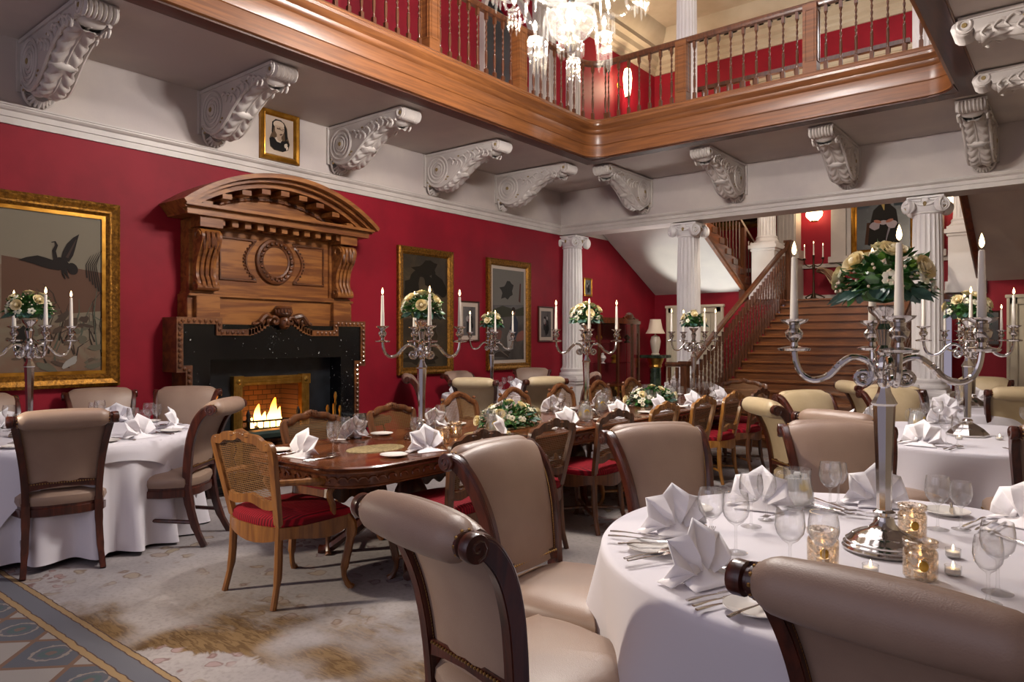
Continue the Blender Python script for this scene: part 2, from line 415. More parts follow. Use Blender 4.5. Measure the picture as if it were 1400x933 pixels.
# left wall: red below, white frieze, red above with an arch
w = MB()
FYC = 4.33
w.lohi((XW-.3, -1.6, 0), (XW, FYC-.37, 3.30), mi=0); w.lohi((XW-.3, FYC+.37, 0), (XW, YR+.1, 3.30), mi=0); w.lohi((XW-.3, FYC-.37, 1.0), (XW, FYC+.37, 3.30), mi=0)
w.lohi((XW-.3, -1.6, 3.30), (XW, YR+.1, 4.36), mi=1)
AY, AR = 9.0-.18, .98     # the gallery arch on the left wall
ay0, ay1, az = 7.90, 8.98, 6.2
w.lohi((XW-.3, -1.6, 4.36), (XW, ay0, 7.6), mi=0)
w.lohi((XW-.3, ay1, 4.36), (XW, YR+.1, 7.6), mi=0)
poly = [(ay0, 7.6), (ay0, az)]+[((ay0+ay1)/2-(ay1-ay0)/2*cos(PI*k/24), az+(ay1-ay0)/2*sin(PI*k/24)) for k in range(1, 24)]+[(ay1, az), (ay1, 7.6)]
w.prism(poly, .3, Matrix(((0, 0, 1, XW-.3), (1, 0, 0, 0), (0, 1, 0, 0), (0, 0, 0, 1))), 0)
S('wall_left', w, [M['wall_red'], M['plaster']], smooth=0)
# niche behind the arch
n = MB(); n.lohi((XW-1.5, ay0-.3, 4.3), (XW-1.4, ay1+.3, 5.6), mi=1); n.lohi((XW-1.5, ay0-.3, 5.6), (XW-1.4, ay1+.3, 7.4), mi=0)
n.lohi((XW-1.5, ay0-.3, 4.3), (XW-.3, ay0-.2, 7.4), mi=0); n.lohi((XW-1.5, ay1+.2, 4.3), (XW-.3, ay1+.3, 7.4), mi=0); n.lohi((XW-1.5, ay0-.3, 7.3), (XW-.3, ay1+.3, 7.4), mi=0)
S('wall_niche', n, [PM('niche_grey', '#8d8a88', .6), M['wall_red']], smooth=0)
# arch architrave
ap = [(ay0-.06, 4.4), (ay0-.06, az)]+[((ay0+ay1)/2-(ay1-ay0+.12)/2*cos(PI*k/24), az+(ay1-ay0+.12)/2*sin(PI*k/24)) for k in range(1, 24)]+[(ay1+.06, az), (ay1+.06, 4.4)]
S('trim_1', MB().tube([(XW+.02, y, z) for y, z in ap], 1, sec=[(-.07, -.03), (.07, -.03), (.07, .03), (-.07, .03)], up=(1, 0, 0)), M['paint_white'])
# pilasters of the gallery beside the arch
for k, (y0, y1) in enumerate(((9.10, 9.62), (10.05, 10.34))):
    p = MB().lohi((XW, y0, 4.36), (XW+.10, y1, 6.93)).lohi((XW, y0-.05, 4.36), (XW+.15, y1+.05, 4.7))
    for j in range(4):
        yy = y0+(y1-y0)*(j+.5)/4; p.tube([(XW+.10, yy, 4.8), (XW+.10, yy, 6.8)], .03, 6)
    S('trim_%d' % (k+2), p, M['paint_white'])

def mould(prof, path, up=(0, 0, 1)):
    """profile (out, up) swept along a path; out is to the right-hand side of travel"""
    m = MB(); P = [Vector(p) for p in path]; vs = []; n = len(prof)
    for i, p in enumerate(P):
        d0 = (p-P[i-1]).normalized() if i else None; d1 = (P[i+1]-p).normalized() if i < len(P)-1 else None
        if d0 is None: d0 = d1
        if d1 is None: d1 = d0
        n0 = Vector((d0.y, -d0.x, 0)); n1 = Vector((d1.y, -d1.x, 0)); b = (n0+n1).normalized(); k = 1/max(b.dot(n0), .3)
        for (o, z) in prof: vs.append(p+b*(o*k)+Vector((0, 0, z)))
    fs = [(i*n+j, i*n+(j+1) % n, (i+1)*n+(j+1) % n, (i+1)*n+j) for i in range(len(P)-1) for j in range(n)]
    fs += [tuple(range(n)), tuple((len(P)-1)*n+j for j in reversed(range(n)))]
    return m.add(vs, fs)
corn = [(0, 3.22), (.02, 3.22), (.02, 3.275), (.032, 3.28), (.032, 3.325), (.05, 3.335), (.062, 3.35), (.062, 3.362), (.07, 3.365), (.07, 3.378), (0, 3.378)]
S('trim_4', mould(corn, [(XW, -1.6, 0), (XW, YB, 0), (1.8, YB, 0)]), M['paint_white'], smooth=20)
S('baseboard_left', MB().lohi((XW, -1.6, 0), (XW+.03, 3.1, .22)).lohi((XW, 5.55, 0), (XW+.03, YR, .22)), M['paint_white'])
# beam over the columns
box('wall_back', (XW, YB, 3.22), (1.8, YB+.36, 4.36), M['plaster'], smooth=0)
# gallery decks round the opening
ox0, ox1, oy = -5.39, -.76, 8.42
g = MB()
g.lohi((XW, -1.6, ZS+.02), (ox0, oy, 4.36)); g.lohi((XW, oy, ZS+.02), (1.8, YB, 4.36)); g.lohi((ox1, -1.6, ZS+.02), (1.8, oy, 4.36))
S('ceiling_1', g, M['plaster'], smooth=0)
g = MB(); g.lohi((XW, YB+.36, 4.1), (-4.45, 11.2, 4.36)); g.lohi((-1.55, YB+.36, 4.1), (1.8, 11.2, 4.36)); 
S('ceiling_2', g, M['plaster'], smooth=0)
# oak fascia swept round the opening, inner corners rounded
fx0, fx1, fy, fr = -5.20, -.95, 8.235, .24
path = [(fx1, -1.6, 0)]
path += [(fx1-fr+fr*cos(a), fy-fr+fr*sin(a), 0) for a in [PI/2*k/8 for k in range(9)]]
path += [(fx0+fr-fr*sin(a), fy-fr+fr*cos(a), 0) for a in [PI/2*k/8 for k in range(9)]]
path += [(fx0, -1.6, 0)]
path = path[::-1]
fas = [(-.20, 3.915), (0, 3.915), (.014, 3.92), (.014, 3.935), (0, 3.94), (0, 4.075), (.010, 4.08), (.016, 4.095), (.016, 4.215), (.03, 4.225), (.045, 4.25), (.05, 4.27), (.075, 4.29), (.10, 4.32), (.105, 4.345), (.085, 4.365), (.085, 4.385), (.06, 4.41), (-.20, 4.41)]
S('trim_5', mould(fas, path), M['oak_fascia'], smooth=25)
def ring(px, a, b):   # the plain oak soffit board between fascia and plaster
    return px
sb = MB(); 
sb.lohi((ox0, -1.6, 3.90), (fx0-.02, oy, 3.935)); sb.lohi((fx1+.02, -1.6, 3.90), (ox1, oy, 3.935)); sb.lohi((fx0-.02, fy+.02, 3.90), (fx1+.02, oy, 3.935))
for (cx, cy, sx) in ((fx0, fy, 1), (fx1, fy, -1)):
    pl = [(cx-sx*.02, cy+.02)]+[(cx+sx*(fr-fr*sin(a)), cy-fr+fr*cos(a)) for a in [PI/2*k/8 for k in range(9)]]
    sb.prism(pl, .03, T(0, 0, 3.903))
S('trim_6', sb, M['oak_strip'], smooth=0)

# gallery balustrade, one thing: newels, twisted balusters, rail
def baluster_mb():
    b = MB(); b.box((0, 0, .055), (.036, .036, .11))
    b.lathe([(.018, .11), (.010, .125), (.014, .14), (.010, .15), (.016, .19), (.017, .26), (.014, .30), (.017, .31), (.012, .32)], 10)
    n = 40; rows = []
    for i in range(n+1):
        z = .32+.33*i/n; tw = i*.75
        rows.append([((.0105+.0035*cos(2*t+tw))*cos(t), (.0105+.0035*cos(2*t+tw))*sin(t), z) for t in [2*PI*k/8 for k in range(8)]])
    vs = [p for r in rows for p in r]
    b.add(vs, [(i*8+k, i*8+(k+1) % 8, (i+1)*8+(k+1) % 8, (i+1)*8+k) for i in range(n) for k in range(8)])
    b.lathe([(.012, .65), (.018, .66), (.013, .67)], 10); b.box((0, 0, .71), (.034, .034, .08))
    return b
def newel_mb(w=.15, h=.78):
    b = MB().box((0, 0, h/2), (w, w, h))
    for k in range(4):
        R = RZ(k*PI/2)
        for (c, d) in (((w/2, 0, .14), (.014, w*.62, .014)), ((w/2, 0, h-.07), (.014, w*.62, .014)), ((w/2, w*.30, h/2+.035), (.014, .014, h-.2)), ((w/2, -w*.30, h/2+.035), (.014, .014, h-.2))):
            b.box(c, d, R)
    return b
bz, bo = 4.41, .05
bal = thing('gallery_balustrade', 'oak gallery balustrade with twisted spindles above the panelled fascia', 'balustrade', (0, 0, bz))
proto_b = baluster_mb().build('baluster', M['oak_rail'], bal)
proto_n = newel_mb().build('newel_post', M['oak_fascia'], bal, bevel=.003)
bpos = []; npos = [(fx0-bo, y) for y in (.72, 2.21, 3.70, 5.19, 6.68)]+[(x, fy+bo) for x in (-3.886, -2.342)]
for a, b in ((2.21, 3.70), (3.70, 5.19), (5.19, 6.68)):
    bpos += [(fx0-bo, a+(b-a)*k/10) for k in range(1, 10)]
bpos += [(fx0-bo, 6.68+.149*k) for k in range(1, 9)]
bpos += [(fx0-bo+.04, 8.03), (fx0+.05, 8.18), (fx0+.19, fy+bo-.005)]
x = -3.886
bpos += [(x-.154*k, fy+bo) for k in range(1, 8)]
bpos += [(-3.886+.1544*k, fy+bo) for k in range(1, 10)]+[(-2.342+.154*k, fy+bo) for k in range(1, 9)]
for i, (x, y) in enumerate(bpos):
    o = proto_b if i == 0 else proto_b.copy()
    if i: COL.objects.link(o); o.parent = bal
    o.location = (x, y, 0)
for i, (x, y) in enumerate(npos):
    o = proto_n if i == 0 else proto_n.copy()
    if i: COL.objects.link(o); o.parent = bal
    o.location = (x, y, 0)
rp = [(-bo+p[0] if p[0] < -5.1 else p[0], p[1]) for p in []]
R2 = fr+bo+.05
rail = [(fx0-bo, -1.6, 0), (fx0-bo, fy-.25, 0)]+[(fx0-bo+.3-.3*cos(a), fy-.25+.3*sin(a), 0) for a in [PI/2*k/8 for k in range(1, 9)]]+[(fx1-.25, fy+bo, 0)]+[(fx1-.25+.3*sin(a), fy-.25+.3*cos(a), 0) for a in [PI/2*k/8 for k in range(1, 9)]]+[(fx1+bo, -1.6, 0)]
MB().tube([(x, y, .785) for x, y, z in rail], 1, sec=[(-.035, -.03), (-.035, .03), (-.01, .045), (.015, .045), (.035, .025), (.035, -.025), (.015, -.045), (-.01, -.045)], up=(0, 0, 1)).build('handrail', M['oak_rail'], bal)
# second low balustrade round the stairwell behind
b2 = thing('stairwell_balustrade', 'dark oak rail round the stairwell between the upper columns', 'balustrade', (-3.03, 10.25, 4.36))
MB().tube([(-1.55, 0, .92), (1.34, 0, .92)], 1, sec=[(-.03, -.04), (-.03, .04), (.03, .03), (.03, -.03)], up=(0, 0, 1)).build('handrail', M['oak_rail'], b2)
sb0 = MB().lathe([(.02, 0), (.02, .12), (.012, .14), (.018, .3), (.012, .55), (.016, .6), (.012, .75), (.024, .85), (.024, .9)], 8).build('baluster', M['oak_rail'], b2)
for k in range(15):
    o = sb0 if k == 0 else sb0.copy()
    if k: COL.objects.link(o); o.parent = b2
    o.location = (-1.45+.196*k, 0, 0)

# carved brackets under the gallery: local u (from wall) = +x, width along y, z from 0 (=3.38) to .54
def bracket():
    t = thing('carved_bracket', '', 'bracket')
    top = .545
    prof = [(0, top), (1.22, top)]
    prof += [(1.24+.065*cos(a), .485+.065*sin(a)) for a in [PI/2-PI*1.35*k/10 for k in range(11)]]
    low = spline([(1.17, .43, 0), (1.0, .43, 0), (.80, .37, 0), (.62, .27, 0), (.48, .165, 0), (.36, .105, 0), (.24, .095, 0), (.12, .14, 0), (.06, .2, 0)], 5)
    prof += [(p.x, p.y) for p in low]+[(0, .2)]
    # (u, z) polygon -> extruded across y
    X2 = Matrix(((1, 0, 0, 0), (0, 0, -1, .125), (0, 1, 0, 0), (0, 0, 0, 1)))
    b = MB().prism(prof, .25, X2)
    b.lohi((-.01, -.15, .12), (.03, .15, top)); b.lohi((0, -.14, top-.03), (1.28, .14, top))
    # raised edge fillets along the curve
    for s in (-1, 1):
        b.tube([(p.x, s*.118, p.y-.004) for p in low], .016, 6)
    body = b
    for s in (-1, 1):
        v = MB(); Mx = T(.245, s*.125, .315) @ RX(s*-PI/2)
        for r0 in (.175, .125, .08): v.tube([(r0*cos(a), r0*sin(a), 0) for a in [2*PI*k/24 for k in range(24)]], .016, 6, Mx, closed=True)
        v.lathe([(.06, -.01), (.06, .012), (.045, .02), (0, .02)], 16, Mx)
        m2 = T(1.24, s*.125, .485) @ RX(s*-PI/2)
        v.tube([(.045*cos(a), .045*sin(a), 0) for a in [2*PI*k/16 for k in range(16)]], .012, 6, m2, closed=True)
        # foliage scrolls on the cheek
        rnd = random.Random(4)
        for k in range(9):
            u = .48+.075*k; zz = .44-.02*(k % 3)-(.06 if k < 4 else 0)
            v.tube(spline([(u-.05, s*.127, zz+.03), (u, s*.135, zz+.05), (u+.05, s*.13, zz), (u+.02, s*.127, zz-.04)], 4), [.004]+[.013]*7+[.011]*4+[.003], 6)
        v.build('volute', M['paint_white'], t)
    e = body
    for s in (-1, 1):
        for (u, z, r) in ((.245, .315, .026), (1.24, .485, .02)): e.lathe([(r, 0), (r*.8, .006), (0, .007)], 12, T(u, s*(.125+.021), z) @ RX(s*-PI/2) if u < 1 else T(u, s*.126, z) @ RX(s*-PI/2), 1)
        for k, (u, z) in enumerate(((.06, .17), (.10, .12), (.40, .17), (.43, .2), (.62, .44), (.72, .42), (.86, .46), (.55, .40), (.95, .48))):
            e.ell((u, s*.127, z), (.018+.006*(k % 2), .004, .011), 8, 5, None, 1)  # gilt flecks that also paint in the brown shade of the recesses
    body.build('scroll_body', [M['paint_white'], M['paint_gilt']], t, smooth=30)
    # acanthus: two tiers of ribbed lobes down the curved face
    a = MB(); n = len(low)
    def pos(f):
        f = max(0, min(.9999, f))*(n-1); i = int(f); q = low[i].lerp(low[i+1], f-i); d = (low[i+1]-low[i]).normalized()
        return q, Vector((-d.y, d.x, 0)), d
    for (f0, f1) in ((.03, .50), (.40, .90)):
        def leaf(u_, v_, f0=f0, f1=f1):
            f = f0+(f1-f0)*v_; t_ = 2*u_-1; q, nn, d = pos(f); sgn = 1 if nn.y < 0 else -1; lob = v_*6.0-abs(t_)*1.1
            wd = (.120 if abs(t_) < .99 else .124)*(1-.20*abs(sin(PI*v_*6.0))**1.5)*(.55+.45*min(1, (1-v_)*5))*(.75+.25*min(1, v_*6+.3))
            h = .012+.030*(1-t_*t_)**.5*(.4+.6*(1-v_)) if abs(t_) < 1 else -.012
            h += .024*abs(sin(PI*lob))**.8*min(1, abs(t_)*2.2)*(1-abs(t_)**6)+.035*max(0, 1-v_*7)*(1-t_*t_)
            return (q.x+nn.x*sgn*h, t_*wd, q.y+nn.y*sgn*h)
        a.grid(leaf, 17, 49)
        q, nn, d = pos((f0+f1)/2)
        a.tube([(pos(f0+(f1-f0)*j/10)[0].x+pos(f0+(f1-f0)*j/10)[1].x*.03*(1 if pos(f0+(f1-f0)*j/10)[1].y < 0 else -1), 0, pos(f0+(f1-f0)*j/10)[0].y-.036+.012*j/10) for j in range(11)], [.010]*8+[.008, .006, .004], 6)
        q, nn, d = pos(f0+.02); a.ell((q.x+.01, 0, q.y+.005), (.07, .112, .05), 14, 8)
    for k in range(7):      # fluted curl at the tip
        y = -.1+.2*k/6; a.ell((1.26, y, .475), (.075, .017, .068), 8, 7)
    a.build('acanthus_leaf', M['paint_white'], t)
    sh = MB()
    for k in range(7):
        an = -PI/2+(k-3)*.36
        sh.tube([(.05, .02*cos(an), .13+.02*sin(an)), (.085, .06*cos(an), .115+.06*sin(an)), (.05, .095*cos(an), .11+.10*sin(an))], [.008, .02, .008], 6)
    sh.ell((.06, 0, .14), (.05, .05, .035), 10, 6); sh.ell((.1, 0, .19), (.06, .11, .03), 10, 6)
    for s in (-1, 1): sh.tube(spline([(.03, s*.07, .2), (.06, s*.115, .15), (.05, s*.10, .07), (.03, s*.05, .03)], 4), .014, 6)
    sh.build('shell_pendant', M['paint_white'], t)
    return Proto(t)
BR = bracket()
wl = ['carved white scroll bracket above the flying crane picture', 'carved white scroll bracket between the crane picture and the small portrait', 'carved white scroll bracket on the fireplace wall above the mantel arch', 'carved white scroll bracket on the red wall above the dark tall picture', 'carved white scroll bracket on the red wall beside the inner corner']
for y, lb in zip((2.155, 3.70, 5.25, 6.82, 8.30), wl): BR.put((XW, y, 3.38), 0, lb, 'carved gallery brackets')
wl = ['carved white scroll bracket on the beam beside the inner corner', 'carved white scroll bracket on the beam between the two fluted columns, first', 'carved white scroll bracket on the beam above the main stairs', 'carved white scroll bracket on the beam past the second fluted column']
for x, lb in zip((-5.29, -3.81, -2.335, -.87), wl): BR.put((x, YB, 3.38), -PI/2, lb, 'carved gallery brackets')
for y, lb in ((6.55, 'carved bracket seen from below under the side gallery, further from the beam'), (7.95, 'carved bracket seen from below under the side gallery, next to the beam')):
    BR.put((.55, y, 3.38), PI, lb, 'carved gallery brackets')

# ------------------------------------------------------------------ columns
def flute(n): return lambda t: 1-.075*abs(sin(n*t/2))**.7
def column(name, x, y, ped=True, half=False, z0=0.0, zt=3.2, r=.175):
    root = bpy.data.objects.new(name, None); COL.objects.link(root); root.location = (x, y, 0); root['kind'] = 'structure'
    b = MB(); hz = .80
    if ped:
        b.box((0, 0, z0+.39), (.44, .44, .78)); b.box((0, 0, z0+.07), (.52, .52, .14)); b.box((0, 0, z0+.16), (.48, .48, .05)); b.box((0, 0, z0+.73), (.50, .50, .05)); b.box((0, 0, z0+.78), (.54, .54, .05))
    b.box((0, 0, z0+.82), (.46, .46, .04))
    b.lathe([(.235, z0+.84), (.245, z0+.865), (.235, z0+.89), (.205, z0+.90), (.20, z0+.92), (.215, z0+.935), (.215, z0+.96), (.185, z0+.97)], 28)
    b.build('column_base', M['column_white'], root, bevel=.004)
    prof = [(r+.012, z0+.97), (r, z0+1.02), (r, zt-.9), (r*.93, zt-.30), (r*.90, zt-.2)]
    MB().lathe(prof, 120, rf=flute(20)).build('column_shaft', M['column_white'], root, smooth=50)
    c = MB(); zc = zt-.115
    c.lathe([(r*.92, zt-.21), (r*.98, zt-.20), (r*.98, zt-.185), (r*.92, zt-.18), (r*1.08, zt-.12), (r*1.1, zt-.06), (r, zt-.05)], 24)
    c.box((0, 0, zt-.012), (.40, .40, .024)); c.box((0, 0, zt-.035), (.33, .33, .03))
    for k in range(4):
        R = RZ(PI/2*k)
        for s in (-1, 1):
            Mx = R @ T(s*.178, -.178, zc) @ RZ(s*.45) @ RX(PI/2)
            c.lathe([(.078, -.035), (.09, .015), (.078, .030), (.06, .018)], 24, Mx, caps=True)
            sp = [((.080-.0044*j)*cos(s*j*.62+PI/2), (.080-.0044*j)*sin(s*j*.62+PI/2), .026) for j in range(16)]
            c.tube(sp, .011, 7, Mx); c.ell((0, 0, .036), .018, 8, 6, Mx)
        c.tube(spline([(-.13, -.185, zc+.055), (-.05, -.19, zc+.015), (0, -.195, zc+.01), (.05, -.19, zc+.015), (.13, -.185, zc+.055)], 4), .017, 6, R)
        c.ell((0, -.19, zt-.05), (.045, .02, .04), 10, 7, R)
    c.build('column_capital', M['column_white'], root)
    gd = MB()
    for k in range(4):
        R = RZ(PI/2*k)
        gd.ell((0, -.205, zt-.095), (.022, .012, .03), 8, 6, R)
        for s in (-1, 1):
            Mx = R @ T(s*.178, -.178, zc) @ RZ(s*.45) @ RX(PI/2)
            gd.tube([((.068-.0044*j)*cos(s*j*.62+PI/2), (.068-.0044*j)*sin(s*j*.62+PI/2), .023) for j in range(13)], .007, 5, Mx)
    gd.build('capital_gilding', M['paint_gilt'], root)
    return root
COLX = (-4.63, -1.468)
column('fluted_column', XW+.12, YB+.17)
column('fluted_column', COLX[0], YB+.17); column('fluted_column', COLX[1], YB+.17)
# fluted shafts standing above on the gallery
for x in COLX:
    root = bpy.data.objects.new('gallery_column', None); COL.objects.link(root); root.location = (x, YB+.1, 0); root['kind'] = 'structure'
    MB().lathe([(.24, 4.36), (.24, 4.48), (.2, 4.5), (.16, 4.55)], 24).build('column_base', M['column_white'], root)
    MB().lathe([(.155, 4.5), (.155, 6.0), (.14, 7.62)], 120, rf=flute(20)).build('column_shaft', M['column_white'], root, smooth=50)

# ------------------------------------------------------------------ upper hall
box('ceiling_3', (XW-.3, -1.6, 7.6), (1.8, 15.6, 7.75), M['cream'], smooth=0)
uc = [(0, 6.90), (.04, 6.90), (.05, 6.97), (.09, 7.0), (.10, 7.06), (.18, 7.10), (.19, 7.2), (.30, 7.22), (.30, 7.30), (.36, 7.34), (.44, 7.42), (.50, 7.52), (.52, 7.60), (0, 7.60)]
S('trim_7', mould(uc, [(XW, -1.6, 0), (XW, YR, 0), (1.8, YR, 0)]), M['cream'], smooth=20)
d = MB()
for k in range(90): d.box((XW+.245, -1.5+.165*k, 7.265), (.11, .09, .08))
for k in range(46): d.box((XW+.5+.165*k, YR-.245, 7.265), (.09, .11, .08))
d.build('trim_8', M['cream'])['kind'] = 'structure'
uw = MB(); uw.lohi((XW, YR, 6.35), (1.8, YR+.3, 7.6), mi=0); uw.lohi((-4.85, YR-.02, 5.55), (1.8, YR+.32, 6.35), mi=1); uw.lohi((XW, YR, 4.3), (-4.85, YR+.3, 6.35), mi=0)
uw.lohi((-4.85, YR-.06, 6.28), (1.8, YR, 6.36), mi=1); uw.lohi((-4.85, YR-.05, 5.9), (1.8, YR, 5.95), mi=1)
S('wall_gallery_back', uw, [M['wall_red'], M['cream']], smooth=0)

# ------------------------------------------------------------------ stair hall
ZL = 2.2
rw = MB(); rw.lohi((XW-.3, YR, 0), (-4.97, YR+.2, ZL+.2)); rw.lohi((-4.97, YR, 0), (-4.4, YR+.2, ZL-.1)); S('wall_alcove_back', rw, M['wall_red'], smooth=0)
rw = MB(); rw.lohi((-1.6, YR, 0), (-1.2, YR+.2, ZL-.1)); rw.lohi((-1.2, YR, 0), (1.8, YR+.2, ZL+.2)); S('wall_alcove_side', rw, M['wall_red'], smooth=0)
box('baseboard_back', (XW, YR-.03, 0), (-6.62, YR, .2), M['paint_white'])
# landing
l = MB(); l.lohi((XW, YR+.22, ZL-.12), (-4.97, 15.4, ZL)); l.lohi((-4.97, YR+.01, ZL-.099), (-4.3, 15.4, ZL)); l.lohi((-4.3, 13.63, ZL-.12), (-1.75, 15.4, ZL)); l.lohi((-1.75, YR+.01, ZL-.099), (-1.2, 15.4, ZL)); l.lohi((-1.2, YR+.22, ZL-.12), (1.8, 15.4, ZL))
S('floor_landing', l, M['stair_wood'], smooth=0)
lw = MB(); lw.lohi((XW-.3, 15.4, ZL), (1.8, 15.6, 5.6)); lw.lohi((XW-.3, YR, ZL), (XW, 15.6, 5.6)); lw.lohi((1.7, YR, ZL), (1.9, 15.6, 5.6))
S('wall_landing', lw, M['wall_red'], smooth=0)
box('ceiling_4', (XW-.3, YR, 5.55), (1.8, 15.6, 5.7), M['plaster'], smooth=0)
# dado rail, skirting, white panel and pilasters on the landing wall
S('trim_9', MB().lohi((XW, 15.34, 2.93), (1.7, 15.4, 3.01)).lohi((XW, 15.36, ZL), (1.7, 15.4, ZL+.17)), M['paint_white'])
p = MB().lohi((-3.95, 15.33, 3.01), (-2.0, 15.4, 5.5))
for x0 in (-3.93, -2.25): p.lohi((x0, 15.24, 3.01), (x0+.28, 15.4, 5.5)); p.lohi((x0-.05, 15.22, 3.01), (x0+.33, 15.4, 3.13))
S('trim_10', p, M['paint_white'], bevel=.006)
for i, x in enumerate((-4.75, -1.5)):
    p = MB().lohi((x-.24, 15.0, ZL), (x+.24, 15.4, 3.12)).lohi((x-.28, 14.96, 3.12), (x+.28, 15.4, 3.2)).lohi((x-.26, 14.98, 3.2), (x+.26, 15.4, 3.3)).lohi((x-.19, 15.05, 3.3), (x+.19, 15.4, 5.5))
    for j in range(5): p.tube([(x-.15+.075*j, 15.05, 3.4), (x-.15+.075*j, 15.05, 5.5)], .026, 6)
    S('trim_%d' % (11+i), p, M['paint_white'])
for i, x in enumerate((-4.6, -1.43)):
    root = bpy.data.objects.new('landing_column', None); COL.objects.link(root); root.location = (x, YR+.12, ZL); root['kind'] = 'structure'
    b = MB().box((0, 0, .09), (.50, .50, .18)).box((0, 0, .5), (.42, .42, 1.0)).box((0, 0, .93), (.46, .46, .05)).box((0, 0, .985), (.52, .52, .07)).box((0, 0, 1.04), (.46, .46, .05))
    b.lathe([(.22, 1.06), (.235, 1.09), (.2, 1.12), (.19, 1.15), (.2, 1.17), (.175, 1.2)], 24)
    b.build('column_base', M['column_white'], root, bevel=.004)
    MB().lathe([(.17, 1.2), (.165, 1.3), (.155, 3.35)], 120, rf=flute(20)).build('column_shaft', M['column_white'], root, smooth=50)

# main flight: 16 risers
SX0, SX1, SY, RI, GO = -4.3, -1.9, 9.5, .1375, .275
st = thing('main_staircase', 'broad polished oak staircase rising to the landing between the columns', 'staircase', ((SX0+SX1)/2, SY, 0))
hw = (SX1-SX0)/2
tp = MB().lohi((-hw-.05, -.05, RI-.03), (hw+.05, GO+.01, RI)).build('tread', M['stair_tread'], st, bevel=.009)
rp_ = MB().lohi((-hw, 0, 0), (hw, .03, RI-.028)).build('riser', M['stair_tread'], st)
for k in range(16):
    for pr in (tp, rp_):
        if pr is tp and k == 15: continue
        o = pr if k == 0 else pr.copy()
        if k: COL.objects.link(o); o.parent = st
        o.location = (0, GO*k, RI*k)
MB().lohi((-hw, 4.05, ZL-.03), (hw, 4.3, ZL+.001)).build('landing_nosing', M['stair_tread'], st)
for s in (-1, 1):
    poly = [(0, 0)]
    for k in range(16): poly += [(GO*k, RI*(k+1)-.03), (GO*(k+1), RI*(k+1)-.03)]
    poly += [(GO*16, 0)]
    Mx = Matrix(((0, 0, 1, s*hw-.02+s*.02), (1, 0, 0, 0), (0, 1, 0, 0), (0, 0, 0, 1)))
    MB().prism(poly, .04, Mx).build('string_board', M['stair_wood'], st, smooth=0)
def stair_balustrade(x, label, wing):
    t = thing('stair_balustrade', label, 'balustrade', (x, SY, 0), 0, 'balustrades of the main stairs')
    nb = MB().box((0, 0, .5), (.085, .085, 1.0)).lathe([(.03, 0), (.03, 1.0)], 8)
    b0 = MB().box((0, 0, .14), (.042, .042, .28)).lathe([(.018, .28), (.012, .30), (.02, .33), (.016, .36)], 10)
    rows = []
    for i in range(31):
        z = .36+.36*i/30; tw = i*.7
        rows += [((.014+.004*cos(2*a+tw))*cos(a), (.014+.004*cos(2*a+tw))*sin(a), z) for a in [2*PI*k/8 for k in range(8)]]
    b0.add(rows, [(i*8+k, i*8+(k+1) % 8, (i+1)*8+(k+1) % 8, (i+1)*8+k) for i in range(30) for k in range(8)])
    b0.lathe([(.016, .72), (.022, .74), (.014, .76)], 10).box((0, 0, .84), (.038, .038, .16))
    bb = b0.build('baluster', M['oak_rail'], t)
    k = 0
    for i in range(1, 16):
        for f in (.25, .75):
            o = bb if k == 0 else bb.copy()
            if k: COL.objects.link(o); o.parent = t
            o.location = (0, GO*(i-1+f), RI*(i-.5+f)); k += 1
    for dx in wing:      # the level curtail at the foot
        o = bb.copy(); COL.objects.link(o); o.parent = t; o.location = (dx, -.2, RI)
    sec = [(-.035, -.028), (-.035, .028), (0, .045), (.03, .03), (.03, -.03), (0, -.045)]
    pts = [(wing[-1]-.05 if wing[-1] < 0 else wing[-1]+.05, -.2, 1.10), (0, -.2, 1.10), (0, -.05, 1.11), (0, .12, 1.17)]+[(0, GO*16*k/6+.1, 1.155+RI*16*k/6+.02) for k in range(1, 6)]+[(0, 4.15, 3.16), (0, 4.32, 3.32)]
    MB().tube(pts, 1, sec=sec, up=(0, 0, 1)).build('handrail', M['oak_rail'], t)
    nw = MB().box((0, 0, .55), (.10, .10, 1.10)).box((0, 0, 1.12), (.15, .15, .05)).box((0, 0, .1), (.13, .13, .2)).build('newel_post', M['oak_rail'], t, bevel=.004)
    nw.location = (0, -.2, 0)
    n2 = nw.copy(); COL.objects.link(n2); n2.parent = t; n2.location = (0, 4.35, ZL)
    return t
stair_balustrade(SX0-.03, 'oak stair balustrade ending beside the fluted column by the long table', (-.12, -.24))
stair_balustrade(SX1+.03, 'oak stair balustrade half hidden behind the tall front candelabrum', (.12, .24))

